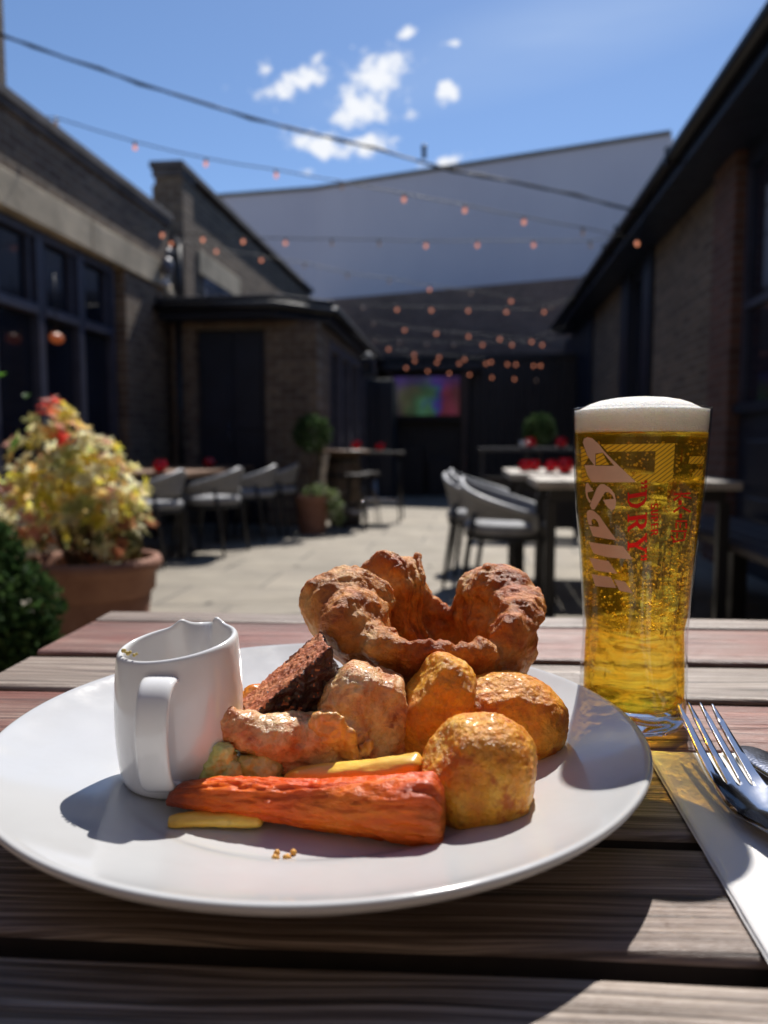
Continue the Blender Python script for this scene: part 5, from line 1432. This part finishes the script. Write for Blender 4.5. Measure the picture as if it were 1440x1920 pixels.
A_ = [[(105,480),(115,445),(150,430),(195,442),(255,495),(300,555),(590,835),(190,835),(150,770),(120,682),(212,682),(150,600)], [(222,578),(292,570),(392,688),(222,688)]]
S_ = [[(135,850),(152,838),(205,915),(172,922),(150,925),(152,955),(165,985),(185,1010),(170,1022),(140,975),(128,910)],
      [(172,1045),(190,1082),(215,1080),(240,1040),(310,925),(340,925),(372,950),(390,985),(290,995),(330,1060),(370,1092),(400,1072),(410,1010),(395,940),(350,885),(300,853),(265,855),(235,890)]]
a_ = [[(142,1110),(150,1092),(170,1084),(205,1092),(260,1140),(310,1215),(415,1358),(200,1320),(165,1228),(258,1240),(245,1195),(222,1168),(200,1165),(185,1180),(192,1222),(158,1215),(145,1160)]]
h_ = [[(160,1370),(470,1410),(500,1450),(560,1530),(330,1510),(205,1475)], [(165,1512),(340,1545),(372,1590),(420,1660),(215,1625)]]
i_ = [[(185,1660),(360,1688),(412,1787),(225,1770)], [(388,1708),(490,1732),(562,1835),(440,1812)]]
lt = print_mesh([crop(l) for l in A_+S_+a_+h_+i_], .00022, 'brand_lettering', 'print_tan', gl)
# red words, read downwards
D_ = [[(0,0),(.55,0),(.85,.15),(1,.5),(.85,.85),(.55,1),(0,1),(0,.92),(.12,.92),(.12,.08),(0,.08)], [(.36,.09),(.52,.09),(.68,.25),(.76,.5),(.68,.75),(.52,.91),(.36,.91)]]
R_ = [[(0,0),(.45,0),(.45,.08),(.36,.08),(.36,.45),(.45,.45),(.70,0),(1,0),(1,.08),(.92,.08),(.70,.48),(.88,.6),(.94,.75),(.85,.92),(.6,1),(0,1),(0,.92),(.12,.92),(.12,.08),(0,.08)], [(.36,.55),(.52,.55),(.64,.65),(.64,.82),(.52,.91),(.36,.91)]]
Y_ = [[(.28,0),(.72,0),(.72,.08),(.62,.08),(.62,.4),(.92,.92),(1,.92),(1,1),(.68,1),(.68,.92),(.78,.92),(.56,.55),(.34,.92),(.44,.92),(.44,1),(0,1),(0,.92),(.1,.92),(.38,.42),(.38,.08),(.28,.08)]]
Q_ = [[(0,.6),(.3,.55),(.42,.75),(.42,1),(.1,1),(.02,.8),(.25,.8),(.2,.68)], [(.5,.6),(.8,.55),(.92,.75),(.92,1),(.6,1),(.52,.8),(.75,.8),(.7,.68)]]
def down(loops, y0, y1, x0, x1, sl=0.0):         # glyph box: across = down the glass, up = to the right
    return [[(x0+(x1-x0)*b, y0+(y1-y0)*a - sl*b) for a, b in l] for l in loops]
reds = down(D_,930,1085,512,686,30) + down(R_,1128,1285,512,686,22) + down(Y_,1320,1500,512,686,26) + down(Q_,850,930,560,690,40) + down(Q_,1500,1560,560,686,20)
E5 = [[(0,0),(.9,0),(.9,.14),(.3,.14),(.3,.43),(.8,.43),(.8,.57),(.3,.57),(.3,.86),(.9,.86),(.9,1),(0,1)]]
S5 = [[(.05,.1),(.3,0),(.75,0),(.95,.2),(.9,.45),(.4,.65),(.4,.85),(.85,.8),(.85,.95),(.6,1),(.25,1),(.05,.8),(.1,.55),(.6,.35),(.6,.15),(.1,.25)]]
U5 = [[(.0,1),(.3,1),(.3,.2),(.6,.2),(.6,1),(.9,1),(.9,.15),(.7,0),(.2,0),(0,.15)]]
P5 = [[(0,0),(.28,0),(.28,.4),(.7,.4),(.9,.6),(.9,.85),(.7,1),(0,1)], [(.3,.55),(.58,.55),(.62,.7),(.58,.86),(.3,.86)]]
R5 = [[(0,0),(.28,0),(.28,.4),(.45,.4),(.7,0),(1,0),(.7,.45),(.9,.6),(.9,.85),(.7,1),(0,1)], [(.3,.55),(.58,.55),(.62,.7),(.58,.86),(.3,.86)]]
yy0 = 1030
for G_, wd in ((S5,62),(U5,60),(P5,60),(E5,56),(R5,62)):
    reds += down(G_, yy0, yy0+wd-8, 722, 786, 10); yy0 += wd
# the big letters seen through from the far side, mirrored strokes
def bar(x0, y0, x1, y1, w): 
    d = Vector((x1-x0,y1-y0)); n_ = Vector((-d.y,d.x)).normalized()*w/2
    return [(x0+n_.x,y0+n_.y),(x1+n_.x,y1+n_.y),(x1-n_.x,y1-n_.y),(x0-n_.x,y0-n_.y)]
K5 = [(930,945,1080,935,16),(990,955,930,1000,18),(1010,962,1085,980,16),(985,1000,985,1040,30),(925,1105,985,1062,18),(1000,1060,1080,1105,18),(990,1120,990,1160,22),
      (945,1185,1050,1185,14),(950,1200,950,1255,14),(985,1200,985,1250,12),(1040,1200,1040,1255,16),(905,1275,1045,1275,14),(960,1290,955,1340,14),(1030,1290,1025,1340,14),(905,1320,940,1370,14),(920,1375,1030,1352,14)]
reds += [bar(*b) for b in K5]
print_mesh([crop(l) for l in reds], .00030, 'red_lettering', 'print_red', gl)
gold = [[(272,497),(600,492),(940,485),(915,832),(600,832),(560,800),(530,768),(752,762),(765,556),(330,562)],
        [(82,515),(108,520),(160,620),(110,690),(140,780),(178,832),(100,832),(86,700)], [(226,582),(290,574),(320,640),(350,680),(228,682)], [(1072,603),(1205,603),(1200,670),(1060,670)], [(1120,720),(1192,722),(1188,785),(1096,785),(1098,750),(1122,748)]]
print_mesh([crop(l) for l in gold], .00012, 'gold_panel', 'print_gold', gl)

# ================================================================== NAPKIN, FORK, KNIFE
n0 = Vector((.1440,.4120)); n1 = Vector((.1255,.2370)); d_ = (n1-n0).normalized(); s_ = Vector((-d_.y, d_.x))
if s_.x < 0: s_ = -s_
nap = MB()
def sheet(m, o2, du, dv, lu, lv, z, amp, seed, nu=60, nv=24, th=.0003):
    top = []
    for i in range(nu+1):
        for j in range(nv+1):
            q_ = o2 + du*lu*i/nu + dv*lv*j/nv
            e_ = min(1, min(i, nu-i, j, nv-j)/4)
            zz = z + amp*noise.noise(Vector((q_.x*22, q_.y*22, seed))) + .0005*(1-e_)*noise.noise(Vector((q_.x*90,q_.y*90,seed)))
            top.append(Vector((q_.x, q_.y, zz)))
    b = len(m.v); m.v += top + [p - Vector((0,0,th)) for p in top]; K = nv+1; N_ = (nu+1)*K
    for i in range(nu):
        for j in range(nv):
            a_ = b+i*K+j; m.f += [[a_,a_+1,a_+K+1,a_+K],[a_+N_,a_+N_+K,a_+N_+K+1,a_+N_+1]]; m.m += [0,0]
    ed = [i*K for i in range(nu+1)] + [nu*K+j for j in range(1,nv+1)] + [i*K+nv for i in range(nu-1,-1,-1)] + [j for j in range(nv-1,0,-1)]
    for x_, y_ in zip(ed, ed[1:]+ed[:1]): m.f.append([b+x_, b+y_, b+N_+y_, b+N_+x_]); m.m.append(0)
sheet(nap, Vector((0,0)), d_, s_, .30, .098, .0014, .0004, 1)
sheet(nap, Vector((0,0))+d_*.0006+s_*.0008, d_, s_, .299, .0965, .0024, .0004, 2)
sheet(nap, Vector((0,0))+d_*.002+s_*.040, d_, (s_-d_*.02).normalized(), .296, .056, .0034, .0005, 3)
sheet(nap, Vector((0,0))+d_*.004+s_*.056, d_, (s_-d_*.02).normalized(), .29, .039, .0046, .0006, 4)
o = nap.build('paper_napkin', M['napkin'], loc=F(n0.x,n0.y,T+.0006)); o.rotation_euler = (0,0,PSI)
tag(o, 'folded white paper napkin under the fork at the right of the plate', 'napkin')

# fork: outline in (across, along), bent and thickened; tines away from the diner
def fork_mesh():
    tips = [-.0098,-.0034,.0034,.0098]
    out = []
    # go round: start left of handle end, up the left side
    out += [(-.0058,-.145),(-.0066,-.135),(-.0060,-.115),(-.0042,-.08),(-.0030,-.045),(-.0030,-.020),(-.0036,-.008),(-.0066,0),(-.0105,.006),(-.0125,.015),(-.0126,.025),(-.0121,.045),(-.0112,.072),(-.0102,.0835)]
    out += [(-.0094,.0835),(-.0082,.072),(-.0078,.045),(-.0071,.029),(-.0062,.0265),(-.0053,.029)]
    out += [(-.0052,.045),(-.0047,.072),(-.0038,.0845),(-.0030,.0845),(-.0022,.072),(-.0018,.045),(-.0012,.029),(0,.0265),(.0012,.029)]
    out = [(x*.93, y*1.2 if y > 0 else y) for x, y in out]
    L = out[:]
    mir = [(-x,y) for x, y in out[:-2]][::-1]
    return L + mir
def bend_obj(loops, zf, th, name, mat_, parent, step=.003, bw=.0004):
    cu_ = bpy.data.curves.new('t','CURVE'); cu_.dimensions = '2D'; cu_.fill_mode = 'BOTH'
    for lp in loops:
        sp = cu_.splines.new('POLY'); sp.points.add(len(lp)-1)
        for i, (x, y) in enumerate(lp): sp.points[i].co = (x*100, y*100, 0, 1)
        sp.use_cyclic_u = True
    ob = bpy.data.objects.new('t', cu_); col.objects.link(ob); dg = bpy.context.evaluated_depsgraph_get(); dg.update()
    me = bpy.data.meshes.new_from_object(ob.evaluated_get(dg)); bpy.data.objects.remove(ob)
    bm = bmesh.new(); bm.from_mesh(me); bpy.data.meshes.remove(me); bmesh.ops.remove_doubles(bm, verts=bm.verts, dist=1e-5)
    for ax, no, lo, hi, st in ((1,(0,1,0),-.25,.1,step),(0,(1,0,0),-.014,.0141,.0018)):
        q_ = lo
        while q_ < hi:
            co_ = [0,0,0]; co_[ax] = q_*100
            bmesh.ops.bisect_plane(bm, geom=bm.verts[:]+bm.edges[:]+bm.faces[:], plane_co=co_, plane_no=no); q_ += st
    for v in bm.verts:
        x, y = v.co.x/100, v.co.y/100; v.co = Vector((x, y, zf(x, y)))
    bmesh.ops.recalc_face_normals(bm, faces=bm.faces)
    o = bm_obj(bm, name, mat_, parent)
    sl_ = o.modifiers.new('t','SOLIDIFY'); sl_.thickness = th; sl_.offset = 0
    bv = o.modifiers.new('b','BEVEL'); bv.width = bw; bv.segments = 3; bv.limit_method = 'ANGLE'; bv.angle_limit = R(50)
    return o
def fz(x, y):
    if y > -.01:
        t_ = (y+.01)/.095; z = .0075 - .0028*math.sin(min(1,t_*2.2)*math.pi*.5) + .0205*max(0,t_-.22)**1.25
        z += 16*x*x*max(0, 1-abs(y-.016)/.03)
    else:
        s = (-y-.01); z = .0075 + .006*math.sin(min(1, s/.085)*math.pi*.5) * 1.0 - .010*max(0,(s-.085)/.05)
        z -= 12*x*x
    return z
fk = empty('fork', F(.1625,.3130,T+.0045), PSI + R(-5), 'shiny steel fork lying tines up on the napkin', 'fork')
fkm = bend_obj([fork_mesh()], fz, .0019, 'fork_body', M['steel'], fk)
# knife
kn = empty('knife', F(.1945,.4060,T+.0075), PSI + R(7), 'dark shiny knife with its rounded handle end beside the fork', 'knife')
m = MB(); rg = []
for y, hw, hz in ((0,.001,.0006),(-.002,.0050,.0012),(-.006,.0082,.0018),(-.014,.0100,.0021),(-.028,.0104,.0023),(-.05,.0096,.0025),(-.075,.0080,.0032),(-.095,.0066,.0030)):
    rg.append([Vector((hw*math.cos(2*math.pi*k/24), y, hz*math.sin(2*math.pi*k/24))) for k in range(24)])
m.rings(rg); o = m.build('handle', M['knife'], kn); s_m = o.modifiers.new('s','SUBSURF'); s_m.levels = 1; s_m.render_levels = 2
m = MB(); rg = []
for y, hw, hz in ((-.094,.0064,.0022),(-.10,.0080,.0011),(-.15,.0095,.0009),(-.19,.0088,.0008),(-.205,.004,.0006),(-.21,.0008,.0004)):
    rg.append([Vector((hw*math.cos(2*math.pi*k/16), y, hz*math.sin(2*math.pi*k/16))) for k in range(16)])
m.rings(rg); m.build('blade', M['steel'], kn)


# ------------------------------------------------------------------ every separate post, leg or bracket is a part of its own
for o in list(bpy.data.objects):
    if o.type != 'MESH' or o.name.split('.')[0] not in ('post','leg','gutter_bracket','panelling','apron','front_wall','side_wall','shelf_boxes','door','wall','pane') or o.data.users > 1: continue
    bm = bmesh.new(); bm.from_mesh(o.data); seen = set(); isl = []
    for f in bm.verts:
        if f.index in seen: continue
        st = [f]; grp = []; seen.add(f.index)
        while st:
            a = st.pop(); grp.append(a.index)
            for e in a.link_edges:
                b = e.other_vert(a)
                if b.index not in seen: seen.add(b.index); st.append(b)
        isl.append(set(grp))
    bm.free()
    if len(isl) < 2 or (o.name.split('.')[0] == 'door' and not o.parent.name.startswith('dark_booth')): continue
    for k, g_ in enumerate(isl):
        bm = bmesh.new(); bm.from_mesh(o.data)
        bmesh.ops.delete(bm, geom=[v for v in bm.verts if v.index not in g_], context='VERTS')
        if k == 0: first = bm
        else:
            c = o.copy(); c.data = o.data.copy(); col.objects.link(c); bm.to_mesh(c.data); bm.free()
    first.to_mesh(o.data); first.free()
